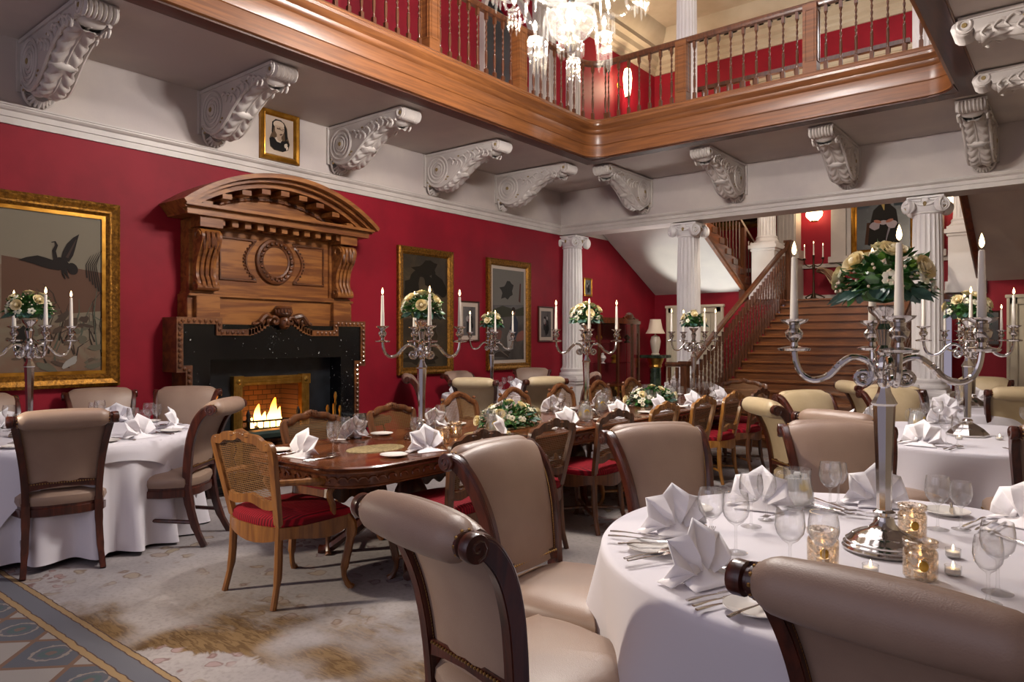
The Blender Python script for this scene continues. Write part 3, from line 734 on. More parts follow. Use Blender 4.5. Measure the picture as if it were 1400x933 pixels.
# return flights rising from the landing towards the hall
def return_flight(x0, x1, label):
    t = thing('return_flight', label, 'staircase', ((x0+x1)/2, 14.15, ZL), 0, 'return flights'); w = abs(x1-x0)/2; n = 12; r, g = .155, .316
    sd = 1 if (x0+x1)/2 < -3 else -1
    tb = MB().lohi((-w, -g-.02, r-.03), (w, .0, r)).build('tread', M['stair_tread'], t); rb = MB().lohi((-w, -.03, 0), (w, 0, r-.03)).build('riser', M['stair_tread'], t)
    for k in range(n):
        for p_ in (tb, rb):
            o = p_ if k == 0 else p_.copy()
            if k: COL.objects.link(o); o.parent = t
            o.location = (0, -g*k, r*k)
    # plastered underside
    y1 = -g*n; sl = r/g
    z0 = .10
    poly = [(.02, z0-.0), (.02, z0+.06), (y1, r*n-.02), (y1, r*n-.14-.0)]
    MB().prism([(-.84, .165), (-.84, .20), (y1, r*n-.21), (y1, r*n-.245)], 2*w-.02, Matrix(((0, 0, 1, -w), (1, 0, 0, 0), (0, 1, 0, 0), (0, 0, 0, 1)))).build('plaster_soffit', M['plaster'], t, smooth=0)
    sp = [(-.10, -.19), (-.10, .02)]
    for k in range(n): sp += [(-g*k, r*k+.02), (-g*k, r*(k+1)-.03), ]
    sp += [(y1, r*n-.03), (y1, r*n-.30)]
    MB().prism(sp, .07, Matrix(((0, 0, 1, sd*w-.035), (1, 0, 0, 0), (0, 1, 0, 0), (0, 0, 0, 1)))).build('string_board', M['stair_wood'], t, smooth=0)
    br = MB()
    for k in range(n): br.lohi((sd*w+sd*.03, -g*k-.24, r*k+.02), (sd*w+sd*.055, -g*k-.03, r*(k+1)-.04))
    br.tube([(sd*w+sd*.045, -.1, -.17), (sd*w+sd*.045, y1, r*n-.27)], .022, 6)
    br.build('string_carving', M['oak_rail'], t)
    bb = MB().box((0, 0, .08), (.04, .04, .16)).lathe([(.014, .16), (.018, .2), (.013, .45), (.018, .7), (.018, .85)], 8).build('baluster', M['oak_rail'], t)
    for k in range(2*n):
        o = bb if k == 0 else bb.copy()
        if k: COL.objects.link(o); o.parent = t
        o.location = (sd*(w-.02), -g*(k*.5+.25), r*(k//2+1))
    MB().tube([(sd*(w-.02), .12, .95), (sd*(w-.02), y1, .95+r*n+.08)], 1, sec=[(-.03, -.035), (-.03, .035), (.03, .03), (.03, -.03)], up=(0, 0, 1)).build('handrail', M['oak_rail'], t)
    MB().box((0, 0, .52), (.11, .11, 1.4)).build('newel_post', M['oak_rail'], t, bevel=.004).location = (sd*(w-.02), -.86, .16)
    return t
return_flight(XW+.02, -4.99, 'upper stair flight with white underside beyond the display cabinet')
return_flight(-1.2, 1.6, 'upper stair flight with shaded cream underside above the side door')

# doors
def door(name, x0, x1, y, h=2.13, f=-1):
    root = bpy.data.objects.new(name, None); COL.objects.link(root); root.location = ((x0+x1)/2, y, 0); root['kind'] = 'structure'
    w = (x1-x0)/2; c = MB()
    for s in (-1, 1): c.lohi((s*w, -.06, 0), (s*(w-.14), 0, h)); c.lohi((s*w, -.08, 0), (s*(w-.04), 0, h))
    c.lohi((-w, -.06, h-.14), (w, 0, h)); c.lohi((-w-.02, -.09, h-.04), (w+.02, 0, h+.01))
    c.build('door_frame', M['door_paint'], root, bevel=.006)
    b = MB().lohi((-w+.14, -.03, 0), (w-.14, 0, h-.14))
    for (px, pz, pw, ph) in ((-.5, .78, .36, .36), (.5, .78, .36, .36), (-.5, .42, .36, .20), (.5, .42, .36, .20), (-.5, .14, .36, .16), (.5, .14, .36, .16)):
        pw2 = (w-.14)*pw*2*.5+.06; cx = px*(w-.14)
        for q in (0, .03): b.lohi((cx-pw2/2+q, -.04-q*.2, (pz-ph/2)*h*.95+q+.1), (cx+pw2/2-q, -.03, (pz+ph/2)*h*.95-q+.02))
    b.build('door_leaf', M['door_paint'], root, bevel=.005)
    MB().ell((w-.22, -.07, 1.0), (.03, .03, .03)).build('door_handle', M['brass'], root)
door('door_1', -6.57, -5.38, YR); door('door_2', -.87, .25, YR)
box('wall_right', (1.7, -1.6, 0), (1.9, 13.5, 7.6), M['cream'], smooth=0)
# ------------------------------------------------------------------ fireplace (wall plane: u along +Y, z up, x out of the wall)
def wallpoly(poly, x0, depth):     # polygon in (Y, z) extruded towards the room
    return poly, depth, Matrix(((0, 0, 1, x0), (1, 0, 0, 0), (0, 1, 0, 0), (0, 0, 0, 1)))
FY = 4.33
fp = thing('chimneypiece', 'carved pine chimneypiece with arched overmantel and black marble surround', 'fireplace', (XW, FY, 0))
def fpart(name, mb, mat, par=None, **k): return mb.build(name, mat, par or fp, **k)
# marble surround: eared outline with opening
m = MB()
out = [(-1.06, 1.60), (1.06, 1.60), (1.06, 1.17), (.97, 1.17), (.97, 0), (.78, 0), (.78, 1.25), (-.78, 1.25), (-.78, 0), (-.97, 0), (-.97, 1.17), (-1.06, 1.17)]
m.prism(*wallpoly(out, .02, .24)); fpart('marble_surround', m, M['marble_black'], smooth=0)
m = MB().lohi((.02, -.78, 0), (.06, -.40, 1.25)).lohi((.02, .40, 0), (.06, .78, 1.25)).lohi((.02, -.40, 1.06), (.06, .40, 1.25))
fpart('slate_slip', m, PM('slate', '#15171a', .3, 0, '#22252a', 5), smooth=0)
# carved wooden edge round the marble: swept egg-and-dart border
def border(pts, w=.066, d=.275):
    b = MB()
    for i_, (a, c) in enumerate(zip(pts[:-1], pts[1:])):
        d += .0012; w -= .0008
        b.lohi((.0-.001*i_, min(a[0], c[0])-w/2, min(a[1], c[1])-w/2), (d, max(a[0], c[0])+w/2, max(a[1], c[1])+w/2))
    return b
edge = [(-1.0, .03), (-1.0, 1.17), (-1.09, 1.17), (-1.09, 1.63), (-.70, 1.63), (-.70, 1.52), (-.42, 1.52)]
for s in (1, -1):
    b = border([(s*u, z) for u, z in edge])
    for (a, c) in zip(edge[:-1], edge[1:]):
        L = math.hypot(c[0]-a[0], c[1]-a[1]); n = max(1, int(L/.05))
        for k in range(n):
            t = (k+.5)/n; b.ell((.280, s*(a[0]+(c[0]-a[0])*t), a[1]+(c[1]-a[1])*t), (.022, .02, .02), 7, 5)
    for k in range(8):
        t = k/7; u = -.42+.24*t; z = 1.52+.10*t*t
        b.lohi((0, s*u-.03, z-.032), (.275, s*u+.03, z+.032))
    fpart('carved_border', b, M['pine_mid'])
b = MB()
for s in (-1, 1):     # acanthus scrolls and crowned mask
    b.tube([(.34, s*(.14+.10*cos(a)*(1-.07*k)), 1.64+.085*sin(a)*(1-.07*k)) for k, a in enumerate([.5*j for j in range(15)])], .028, 7)
    b.tube(spline([(.33, s*.20, 1.70), (.36, s*.32, 1.72), (.36, s*.42, 1.62), (.34, s*.50, 1.60)], 6), [.045]*6+[.04]*6+[.02]*7, 7)
    for k in range(4): b.ell((.34, s*(.26+.075*k), 1.66-.018*k), (.03, .035, .055-.008*k), 8, 6)
b.ell((.36, 0, 1.63), (.09, .085, .11), 12, 9); b.ell((.44, 0, 1.62), (.035, .025, .035), 8, 6); b.ell((.43, -.035, 1.66), (.02, .02, .014), 8, 5); b.ell((.43, .035, 1.66), (.02, .02, .014), 8, 5); b.ell((.43, 0, 1.57), (.02, .04, .014), 8, 5)
b.lathe([(.10, 1.72), (.12, 1.75), (.11, 1.79), (.125, 1.84), (.10, 1.87), (0, 1.88)], 14, T(.34, 0, 0))
for k in range(9): b.ell((.34+.115*cos(k*.4-1.6), .115*sin(k*.4-1.6), 1.79), (.02, .02, .035), 6, 5)
b.v = [(.06+(x-.06)*.85, y*.70, 1.655+(z-1.665)*.72) for x, y, z in b.v]
fpart('carved_crest', b, M['pine_dark'])
# overmantel
o = MB().lohi((0, -.98, 1.58), (.20, .98, 1.88)).lohi((0, -.92, 1.88), (.14, .92, 2.62)).lohi((.0, -.98, 1.87), (.235, .98, 1.895)).lohi((0, -.96, 1.895), (.215, .96, 1.92))
for s in (-1, 1): o.lohi((.0, s*.80-.12, 1.66), (.26, s*.80+.12, 1.87)); o.lohi((0, s*.82-.13, 1.88), (.17, s*.82+.13, 2.62))
fpart('overmantel_board', o, M['pine'], bevel=.004)
o = MB()
for s in (-1, 1):     # fielded panels with scooped inner end
    a0 = [(s*.62, 2.06), (s*.62, 2.48), (s*.16, 2.48)]
    cur = [(s*(.28-.0)+s*.05*0+s*(-.10+.12*sin(PI*k/10)), 2.48-.42*k/10) for k in range(11)]
    pl = [(s*.62, 2.06), (s*.62, 2.48)]+[(s*(.22+.12*sin(PI*k/10)), 2.48-.42*k/10) for k in range(11)]
    o.tube([(.145, u, z) for u, z in pl], .016, 6, closed=True)
    for k in range(12): o.ell((.15, s*(.22+.12*sin(PI*(k+.5)/12)+.025), 2.48-.42*(k+.5)/12), (.014, .012, .014), 6, 4)
for r, t in ((.205, .03), (.165, .022)):
    o.tube([(.155, r*cos(a), 2.28+r*1.05*sin(a)) for a in [2*PI*k/32 for k in range(32)]], t, 7, closed=True)
for k in range(20):
    a = 2*PI*k/20; o.ell((.185, .185*cos(a), 2.28+.194*sin(a)), (.02, .022, .022), 6, 4)
fpart('carved_panel_moulding', o, M['pine_dark'])
fpart('roundel', MB().lathe([(.165, 0), (.165, .03), (0, .04)], 32, T(.13, 0, 2.28) @ RY(PI/2)), M['pine'])
for s in (-1, 1):    # console scrolls
    prof = spline([(.14, 2.52, 0), (.30, 2.52, 0), (.37, 2.45, 0), (.34, 2.34, 0), (.27, 2.22, 0), (.25, 2.08, 0), (.29, 1.99, 0), (.26, 1.93, 0), (.14, 1.92, 0)], 5)
    c = MB().prism([(p.x, p.y) for p in prof], .20, Matrix(((1, 0, 0, 0), (0, 0, -1, s*.82+.10), (0, 1, 0, 0), (0, 0, 0, 1))))
    for q in (-1, 1):
        for (x, z, r) in ((.28, 2.44, .07), (.245, 1.98, .045)):
            c.tube([(x+(r-.006*j*r/.07)*cos(j*.6), s*.82+q*.105, z+(r-.006*j*r/.07)*sin(j*.6)) for j in range(10)], .012, 6)
    for j in range(3): c.tube([(p.x+.012, s*.82-.05+.05*j, p.y) for p in prof[8:-8]], .018, 6)
    c.lohi((.1, s*.82-.115, 2.53), (.36, s*.82+.115, 2.63)); c.tube([(.27, s*.82-.11, 1.96), (.27, s*.82+.11, 1.96)], .035, 10)
    fpart('console_scroll', c, M['pine'])
    lf = MB()
    for k in range(5): lf.ell((.375-.012*abs(k-2), s*.82+(k-2)*.034, 2.40-.012*abs(k-2)), (.025, .022, .075), 7, 6)
    fpart('console_leaf', lf, M['pine_dark'])
# dentil course, entablature and segmental arch
e = MB().lohi((0, -1.08, 2.63), (.40, 1.08, 2.70)).lohi((0, -1.12, 2.70), (.46, 1.12, 2.73))
for k in range(11): e.lohi((.14, -.70+.14*k-.035, 2.565), (.33, -.70+.14*k+.035, 2.63))
for k in range(22): e.ell((.17, -.72+.0686*k, 2.59), (.05, .026, .026), 6, 4)
H, Wd, Zs = .40, 1.14, 2.72
Rr = (Wd*Wd+H*H)/(2*H); th = math.asin(Wd/Rr)
arc = lambda r, n=28: [(r*sin(-th+2*th*k/n), Zs+H-Rr+r*cos(-th+2*th*k/n)) for k in range(n+1)]
fpart('cornice', e, M['pine'], bevel=.003)
top = MB()
for (r0, r1, d) in ((Rr-.10, Rr-.045, .36), (Rr-.05, Rr-.01, .43), (Rr-.015, Rr+.03, .50)):
    a, c = arc(r1), arc(r0)
    vs = [(0, u, z) for u, z in a]+[(0, u, z) for u, z in c]; n = len(a)
    vs2 = [(d, y, z) for _, y, z in vs]
    fs = []
    for k in range(n-1):
        for A, B in ((0, 2*n),): 
            fs += [(k, k+1, n+k+1, n+k), (2*n+k, 2*n+n+k, 2*n+n+k+1, 2*n+k+1), (k, 2*n+k, 2*n+k+1, k+1), (n+k, n+k+1, 3*n+k+1, 3*n+k)]
    fs += [(0, n, 3*n, 2*n), (n-1, 3*n-1, 4*n-1, 2*n-1)]
    top.add(vs+vs2, fs)
for k in range(9):
    an = -th*.78+2*th*.78*k/8; r = Rr-.135
    top.box((.24, r*sin(an), Zs+H-Rr+r*cos(an)), (.20, .10, .05), None)
fpart('arched_pediment', top, M['pine'], smooth=30)
ty = MB().prism(*wallpoly([(-1.0, 2.72)]+[(u*.96, z-.06) for u, z in arc(Rr-.05)][2:-2]+[(1.0, 2.72)], 0, .12)); fpart('tympanum', ty, M['pine'], smooth=0)
bd = MB()
for k in range(26):
    an = -th*.86+2*th*.86*k/25; r = Rr-.19; bd.ell((.13, r*sin(an), Zs+H-Rr+r*cos(an)), (.03, .024, .024), 6, 4)
bd.tube([(.125, (Rr-.19)*sin(-th*.88+2*th*.88*k/40), Zs+H-Rr+(Rr-.19)*cos(-th*.88+2*th*.88*k/40)) for k in range(41)], .018, 6)
fpart('pediment_carving', bd, M['pine_dark'])
# brass insert, brick fire back, grate
br = MB()
for s in (-1, 1):
    br.lohi((.05, s*.405-.05, 0), (.12, s*.405+.05, 1.05))
    for j in (-1, 0, 1): br.tube([(.12, s*.405+j*.026, .02), (.12, s*.405+j*.026, .96)], .010, 6)
    br.lohi((.05, s*.405-.058, .96), (.135, s*.405+.058, 1.07)); br.lathe([(.035, 0), (.025, .012), (.01, .014), (0, .02)], 12, T(.135, s*.405, 1.015) @ RY(PI/2))
br.lohi((.05, -.36, .97), (.12, .36, 1.06))
for j in (-1, 0, 1): br.tube([(.12, -.35, 1.015+j*.024), (.12, .35, 1.015+j*.024)], .009, 6)
br.lohi((.05, -.45, 0), (.14, .45, .05))
fpart('brass_surround', br, M['brass'], bevel=.003)
fpart('fire_back', MB().lohi((-.29, -.36, 0), (-.27, .36, 1.0)).lohi((-.28, -.37, 0), (.05, -.355, 1.0)).lohi((-.28, .355, 0), (.05, .37, 1.0)).lohi((-.28, -.36, .97), (.05, .36, 1.0)).lohi((-.28, -.36, .0), (.05, .36, .02)), M['brick'], smooth=0)
gr = MB()
for z in (.43, .51, .59): gr.tube(spline([(.02, -.33, z), (.12, -.28, z), (.17, 0, z), (.12, .28, z), (.02, .33, z)], 5), .011, 6)
for k in range(9):
    y = -.28+.07*k; gr.tube([(.165-.5*y*y, y, .41), (.165-.5*y*y, y, .60)], .006, 5)
for s in (-1, 1):
    gr.lathe([(.022, 0), (.018, .1), (.02, .58), (.03, .60), (.02, .63), (.026, .66), (.012, .70), (0, .72)], 8, T(.13, s*.30, 0))
gr.lohi((-.2, -.3, .38), (.12, .3, .40))
fpart('fire_basket', gr, M['iron'])
lg = MB(); rnd = random.Random(2)
for k in range(7): lg.tube([(-.05+rnd.uniform(-.08, .1), -.22+rnd.uniform(-.05, .1), .44+.03*k*.5), (-.02+rnd.uniform(-.08, .1), .2+rnd.uniform(-.08, .06), .44+.03*k*.5)], .035, 8)
fpart('logs', lg, M['log'])
fpart('embers', MB().lohi((-.14, -.27, .40), (.10, .27, .425)), M['ember'], smooth=0)
fl = MB()
for (y, x, h, w) in ((-.12, .02, .34, .055), (-.03, .0, .22, .05), (.07, .03, .40, .06), (.15, 0, .26, .05), (.22, .02, .16, .04), (-.20, .02, .20, .045), (.01, .05, .28, .045), (.11, .06, .30, .04), (-.07, .06, .26, .04)):
    pts = spline([(x, y, .42), (x, y+.012, .42+h*.35), (x, y-.012, .42+h*.7), (x, y+.01, .42+h)], 5)
    n = len(pts); fl.tube(pts, [w*(sin(PI*min(1, .25+.75*i/(n-1))))**.8*(1-.3*i/(n-1))+.001 for i in range(n)], 8)
fpart('flames', fl, M['fire'])
fpart('hearth_slab', MB().lohi((.0, -1.1, 0), (.62, 1.1, .03)), M['marble_black'], smooth=0)
# club fender
cf = thing('club_fender', 'club fender with dark green padded leather seat round the hearth', 'fender', (XW, FY, 0))
pth = [(.20, -1.12), (.62, -1.12), (.70, -1.04), (.70, 1.04), (.62, 1.12), (.20, 1.12)]
MB().tube([(x, y, .535) for x, y in pth], 1, sec=[(-.03, -.09), (-.03, .09), (.01, .10), (.035, .07), (.035, -.07), (.01, -.10)], up=(0, 0, 1)).build('padded_seat', M['green_leather'], cf)
MB().tube([(x, y, .06) for x, y in pth], 1, sec=[(-.025, -.03), (-.025, .03), (.025, .03), (.025, -.03)], up=(0, 0, 1)).tube([(x, y, .49) for x, y in pth], .014, 6).build('fender_rail', M['iron'], cf)
po = MB(); 
for k in range(9):
    y = -1.04+.26*k
    po.tube([(.70+.012*cos(j*.9), y+.012*sin(j*.9), .06+.43*j/18) for j in range(19)], .010, 6)
po.build('twisted_uprights', M['iron'], cf)
# fire tools on stand
ft = thing('fire_tool_set', 'brass handled fire irons on a stand by the marble jamb', 'fire tools', (XW+.34, FY+.62, .03))
MB().lathe([(.10, 0), (.10, .02), (.02, .03), (.012, .06), (.012, .70)], 12).tube([(0, -.09, .55), (0, .09, .55)], .008, 6).build('stand', M['brass'], ft)
for i, (dx, dy, h) in enumerate(((0, -.085, .70), (0, .085, .68), (.03, 0, .84))):
    MB().lathe([(.007, .08), (.007, h-.16), (.016, h-.14), (.011, h-.10), (.02, h-.05), (.012, h-.01), (0, h)], 8, T(dx, dy, 0)).build('fire_iron', M['brass'], ft)

# ------------------------------------------------------------------ pictures
def picture(name, label, y0, y1, z0, z1, fw, fd, fmat, canvas, marks=(), mount=0, wall='L', group=None, pos=None, inner=None):
    """framed picture; marks = [(material, [(u, v) polygon in 0..1])]"""
    w, h = y1-y0, z1-z0
    if wall == 'L': loc, rz = (XW, (y0+y1)/2, z0), PI/2
    else: loc, rz = (( y0+y1)/2, pos, z0), 0
    t = thing(name, label, 'picture', loc, rz, group)     # local: x along width, -y out of the wall
    f = MB(); a, b = w/2, h
    prof = [(0, 0), (0, -fd*.8), (fw*.25, -fd), (fw*.6, -fd*.75), (fw*.75, -fd*.8), (fw, -fd*.35), (fw, 0)]
    cor = [(-a, 0, 1, 1), (a, 0, -1, 1), (a, b, -1, -1), (-a, b, 1, -1)]
    vs = [(x+sx*o, y, z+sz*o) for (x, z, sx, sz) in cor for (o, y) in prof]; n = len(prof)
    f.add(vs, [(i*n+j, i*n+j+1, ((i+1) % 4)*n+j+1, ((i+1) % 4)*n+j) for i in range(4) for j in range(n-1)])
    fr = f.build('frame', fmat, t, smooth=0)
    if inner:
        g = MB(); o1, o2 = fw*.98, fw*1.25
        g.add([(x+sx*o, -fd*.45, z+sz*o) for (x, z, sx, sz) in cor for o in (o1, o2)], [(i*2, i*2+1, ((i+1) % 4)*2+1, ((i+1) % 4)*2) for i in range(4)])
        g.build('slip', inner, t, smooth=0)
    mats = [canvas]; c = MB(); x0, x1, q0, q1 = -a+fw*.9, a-fw*.9, fw*.9, b-fw*.9
    if mount:
        MB().lohi((x0, -.012, q0), (x1, -.002, q1)).build('mount', M['mount'], t, smooth=0)
        x0 += mount; x1 -= mount; q0 += mount; q1 -= mount
    c.lohi((x0, -.016, q0), (x1, -.003, q1))
    for i, (mt, pl) in enumerate(marks):
        if mt not in mats: mats.append(mt)
        yy = -.0165-.00007*(i+1); K = lambda t: min(1, max(0, t))
        if len(pl) == 2 and isinstance(pl[0], list):      # stroke: (points, width)
            pts = [Vector((x0+(x1-x0)*min(.985, max(.01, u)), 0, q0+(q1-q0)*min(.985, max(.01, v)))) for u, v in pl[0]]; wd = pl[1]; L = []; Rr_ = []
            for k, p in enumerate(pts):
                d = (pts[min(k+1, len(pts)-1)]-pts[max(k-1, 0)]).normalized(); nn = Vector((-d.z, 0, d.x)); q = wd*(1-.8*k/(len(pts)-1))
                L.append(p+nn*q); Rr_.append(p-nn*q)
            poly = L+Rr_[::-1]; vv = [(p.x, yy, p.z) for p in poly]
        else: vv = [(x0+(x1-x0)*K(u), yy, q0+(q1-q0)*K(v)) for u, v in pl]
        c.add(vv, [tuple(range(len(vv)))], None, mats.index(mt))
    c.build('canvas', mats, t, smooth=0)
    return t
def pm(h): 
    k = 'paint_'+h
    if k not in M: M[k] = PM(k, '#'+h, .6, spec=.15)
    return M[k]
def blob(cx, cy, rx, ry, n=14, rot=0, wob=0, seed=1):
    rnd = random.Random(seed); o = []
    for k in range(n):
        a = 2*PI*k/n; r = 1+rnd.uniform(-wob, wob); x, y = rx*r*cos(a), ry*r*sin(a)
        o.append((cx+x*cos(rot)-y*sin(rot), cy+x*sin(rot)+y*cos(rot)))
    return o
# crane over a reed bed, under glass in a wide gilt frame (0..1 across the visible canvas)
rnd = random.Random(8)
mk = [(pm('787060'), [(-1.8, .70), (1, .62), (1, 1), (-1.8, 1)]), (pm('5b4234'), [(0, .34), (1, .40), (1, .635), (0, .70)])]
for k in range(34):
    u = rnd.uniform(.35, 1.0); v = rnd.uniform(.05, .45)
    mk.append((pm(rnd.choice(['2c241c', '3a2f26', '4d5246', '332a26'])), ([(u, v), (min(.99, max(.02, u+rnd.uniform(-.05, .05))), v+.06), (min(.99, max(.02, u+rnd.uniform(-.14, .14))), v+.10+rnd.uniform(0, .12))], .008)))
for k in range(34):
    mk.append((pm(rnd.choice(['4a3c32', '54463a', '5a5648', '44382f', '66584a'])), blob(rnd.uniform(.12, .9), rnd.uniform(.04, .40), rnd.uniform(.03, .09), rnd.uniform(.008, .028), 12, rnd.uniform(-.3, .4), .3, k)))
for k in range(6): mk.append((pm('2b241f'), ([(.80+.03*k, .60-.02*k), (.79+.02*k, .68), (.84+.03*k, .74+.01*k)], .006)))
dk = pm('1f1815')
birds = [(dk, [(.46, .565), (.40, .575), (.32, .585), (.22, .57), (.14, .55), (.20, .545), (.28, .535), (.36, .52), (.44, .51), (.52, .505), (.60, .52), (.62, .55), (.58, .58), (.52, .585)]),
       (dk, [(.54, .57), (.56, .62), (.60, .67), (.66, .71), (.72, .735), (.70, .69), (.68, .64), (.66, .60), (.62, .56)]),
       (dk, ([(.49, .57), (.475, .62), (.50, .655), (.485, .675), (.45, .67)], .018)),
       (dk, blob(.655, .52, .055, .035, 14, -.2)), (dk, ([(.555, .52), (.565, .48), (.585, .455)], .014)), (dk, ([(.58, .52), (.60, .48), (.62, .46)], .014)),
       (pm('3d2e27'), ([(.60, .585), (.66, .66), (.69, .70)], .01)), ]
up_ = lambda P_: [(u, v+.13) for u, v in P_]
mk += [(m_, (up_(p_[0]), p_[1]) if len(p_) == 2 and isinstance(p_[0], list) else up_(p_)) for m_, p_ in birds]
mk += [(pm('8f8b84'), blob(.63, .08, .08, .025, 12, .35, .2)), (pm('1d1a16'), blob(.18, .20, .07, .10, 14, .4, .3))]
mp_ = lambda P_: [(.653+.347*u, v) for u, v in P_]
mk = [(m_, (mp_(p_[0]), p_[1]) if len(p_) == 2 and isinstance(p_[0], list) else mp_(p_)) for m_, p_ in mk]
picture('framed_painting', 'large gilt framed picture of a dark crane flying over reeds', .30, 2.80, 1.03, 2.67, .115, .07, M['gilt'], M['canvas_crane'], mk, inner=M['gilt_plain'])
rnd = random.Random(5)
mk = [(pm('4a4030'), [(0, .42), (1, .5), (1, .72), (.6, .78), (.2, .66), (0, .62)]), (pm('1f1a13'), blob(.5, .88, .28, .07, 16, .1, .35, 3)), (pm('1c1812'), blob(.72, .74, .24, .08, 16, -.3, .4, 5)), (pm('1f1b14'), blob(.2, .72, .16, .12, 14, .5, .4, 6)), (pm('332b1f'), blob(.5, .28, .3, .16, 16, 0, .3, 7)), (pm('262018'), blob(.4, .08, .4, .06, 16, 0, .3, 9))]
picture('framed_painting', 'tall dark landscape in gilt frame beside the chimneypiece', 6.19, 7.215, .985, 2.67, .10, .06, M['gilt'], M['canvas_dark'], mk, group='two tall gilt pictures')
mk = [(pm('6a6660'), [(0, .6), (1, .62), (1, 1), (0, 1)]), (pm('2c2a26'), blob(.45, .78, .22, .09, 16, .1, .35, 3)), (pm('3a3a2e'), [(0, .55), (.3, .6), (.7, .56), (1, .6), (1, .5), (0, .46)]),
      (pm('4a2c24'), [(.82, .66), (.86, .86), (.90, .86), (.88, .64)]), (pm('2f3440'), [(.52, .34), (.60, .46), (.72, .5), (.80, .42), (.78, .30), (.68, .22), (.55, .24)]), (pm('7d5b4e'), blob(.66, .53, .05, .035)), (pm('2a201c'), blob(.65, .56, .06, .03)),
      (pm('8f8a86'), [(.46, .10), (.44, .26), (.54, .34), (.66, .28), (.64, .12)]), (pm('7a5046'), blob(.88, .26, .14, .06, 12, .2, .2)), (pm('6b4a42'), blob(.14, .28, .14, .06, 12, 0, .2)), (pm('3a332e'), blob(.3, .06, .25, .04, 12, 0, .3)), (pm('6a5f56'), ([(0, .18), (.25, .1), (.5, .03)], .02))]
picture('framed_painting', 'tall pale bordered figure picture in gilt frame by the corner column', 7.95, 9.005, .99, 2.67, .10, .06, M['gilt'], M['canvas_scene'], mk, mount=.06, group='two tall gilt pictures')
fig = lambda s: [(pm('2a2727'), blob(.5, .45, .28, .38, 16, 0, .25, s)), (pm('8d8784'), blob(.35, .6, .12, .12, 12, 0, .3, s+1)), (pm('171616'), blob(.6, .3, .2, .16, 12, 0, .3, s+2)), (pm('6a3030'), blob(.42, .52, .03, .08, 10, 0, .2, s+3)), (pm('9b9693'), blob(.58, .72, .08, .07, 10, 0, .3, s+4))]
picture('framed_print', 'small print in thin dark frame between the two tall gilt pictures', 7.364, 7.787, 1.425, 2.004, .025, .03, M['wood_dark'], M['canvas_grey'], fig(3), mount=.06, group='small dark framed prints')
picture('framed_print', 'small print in thin dark frame next to the corner column', 9.241, 9.671, 1.415, 1.995, .025, .03, M['wood_dark'], M['canvas_grey'], fig(9), mount=.055, group='small dark framed prints')
picture('framed_print', 'tiny print in pale gilt frame on the alcove wall above the cabinet', 10.60, 10.86, 2.22, 2.55, .04, .03, M['gilt_plain'], M['canvas_grey'], fig(21))
# sepia portrait on the frieze
oval = [(.50+.40*cos(a), .40+.30*sin(a)) for a in [PI+PI*k/10 for k in range(11)]]
mk = [(pm('b7a492'), [(0, 0), (1, 0), (1, 1), (0, 1)]),
      (pm('5a4632'), [(.17, .20), (.30, .13), (.6, .12), (.80, .2), (.86, .35), (.78, .55), (.76, .75), (.66, .88), (.5, .93), (.34, .88), (.24, .74), (.22, .55), (.14, .40)]),
      (pm('17120f'), [(.24, .84), (.36, .93), (.55, .93), (.68, .84), (.76, .7), (.78, .5), (.70, .4), (.66, .7), (.3, .72), (.26, .55), (.22, .6)]),
      (pm('15110f'), [(.15, .40), (.24, .46), (.40, .42), (.46, .36), (.60, .40), (.78, .44), (.84, .36), (.80, .2), (.62, .13), (.32, .14), (.18, .22)]),
      (pm('c2ad98'), blob(.47, .80, .19, .10, 18)), (pm('b39b84'), [(.33, .78), (.34, .62), (.42, .52), (.52, .49), (.60, .54), (.66, .66), (.66, .76)]), (pm('b09780'), [(.40, .56), (.40, .42), (.50, .37), (.56, .44), (.56, .54)]),
      (pm('c9b7a2'), ([(.36, .46), (.42, .38), (.52, .36), (.58, .44)], .014)), (pm('4a382c'), ([(.40, .70), (.52, .69), (.64, .66)], .008)), (pm('5c463a'), blob(.55, .56, .06, .022, 10, .3)), (pm('5c463a'), blob(.50, .72, .035, .012, 8)), (pm('5c463a'), blob(.62, .70, .03, .012, 8)), (pm('c8b7a4'), blob(.72, .30, .06, .06, 10, 0, .25)), (pm('c8b7a4'), blob(.76, .24, .04, .05, 10, 0, .25))]
picture('framed_portrait', 'small gilt framed sepia portrait of a smiling person on the white frieze', 4.232, 4.715, 3.40, 3.955, .07, .05, M['gilt_plain'], M['mount'], mk)
# seated figure on the landing, landscape beyond it, gallery picture
mk = [(pm('39434a'), [(.0, .55), (.25, .56), (.25, .99), (0, .99)]), (pm('2f3a40'), [(.7, .55), (1, .56), (1, .99), (.7, .99)]), (pm('3d2416'), [(.16, .12), (.20, .60), (.27, .60), (.24, .12)]),
      (pm('16130f'), [(.22, .10), (.25, .50), (.30, .75), (.40, .88), (.50, .94), (.62, .90), (.72, .75), (.78, .5), (.80, .10)]), (pm('1d1916'), [(.26, .56), (.32, .86), (.46, 1), (.6, 1), (.74, .84), (.78, .55), (.6, .62), (.45, .6)]),
      (pm('9a8f95'), blob(.35, .52, .10, .09, 14, .2, .1)), (pm('a59aa0'), blob(.66, .53, .10, .09, 14, -.2, .1)), (pm('a2979c'), blob(.51, .58, .08, .05, 12)), (pm('a06a5a'), blob(.40, .61, .075, .035, 12, -.35)), (pm('a06a5a'), blob(.62, .61, .075, .035, 12, .35)),
      (pm('7d7780'), ([(.62, .46), (.58, .30), (.55, .14)], .02)), (pm('a8925a'), ([(.50, .98), (.51, .92), (.52, .85)], .03))]
sc_ = lambda P_: [(u, v*.60) for u, v in P_]
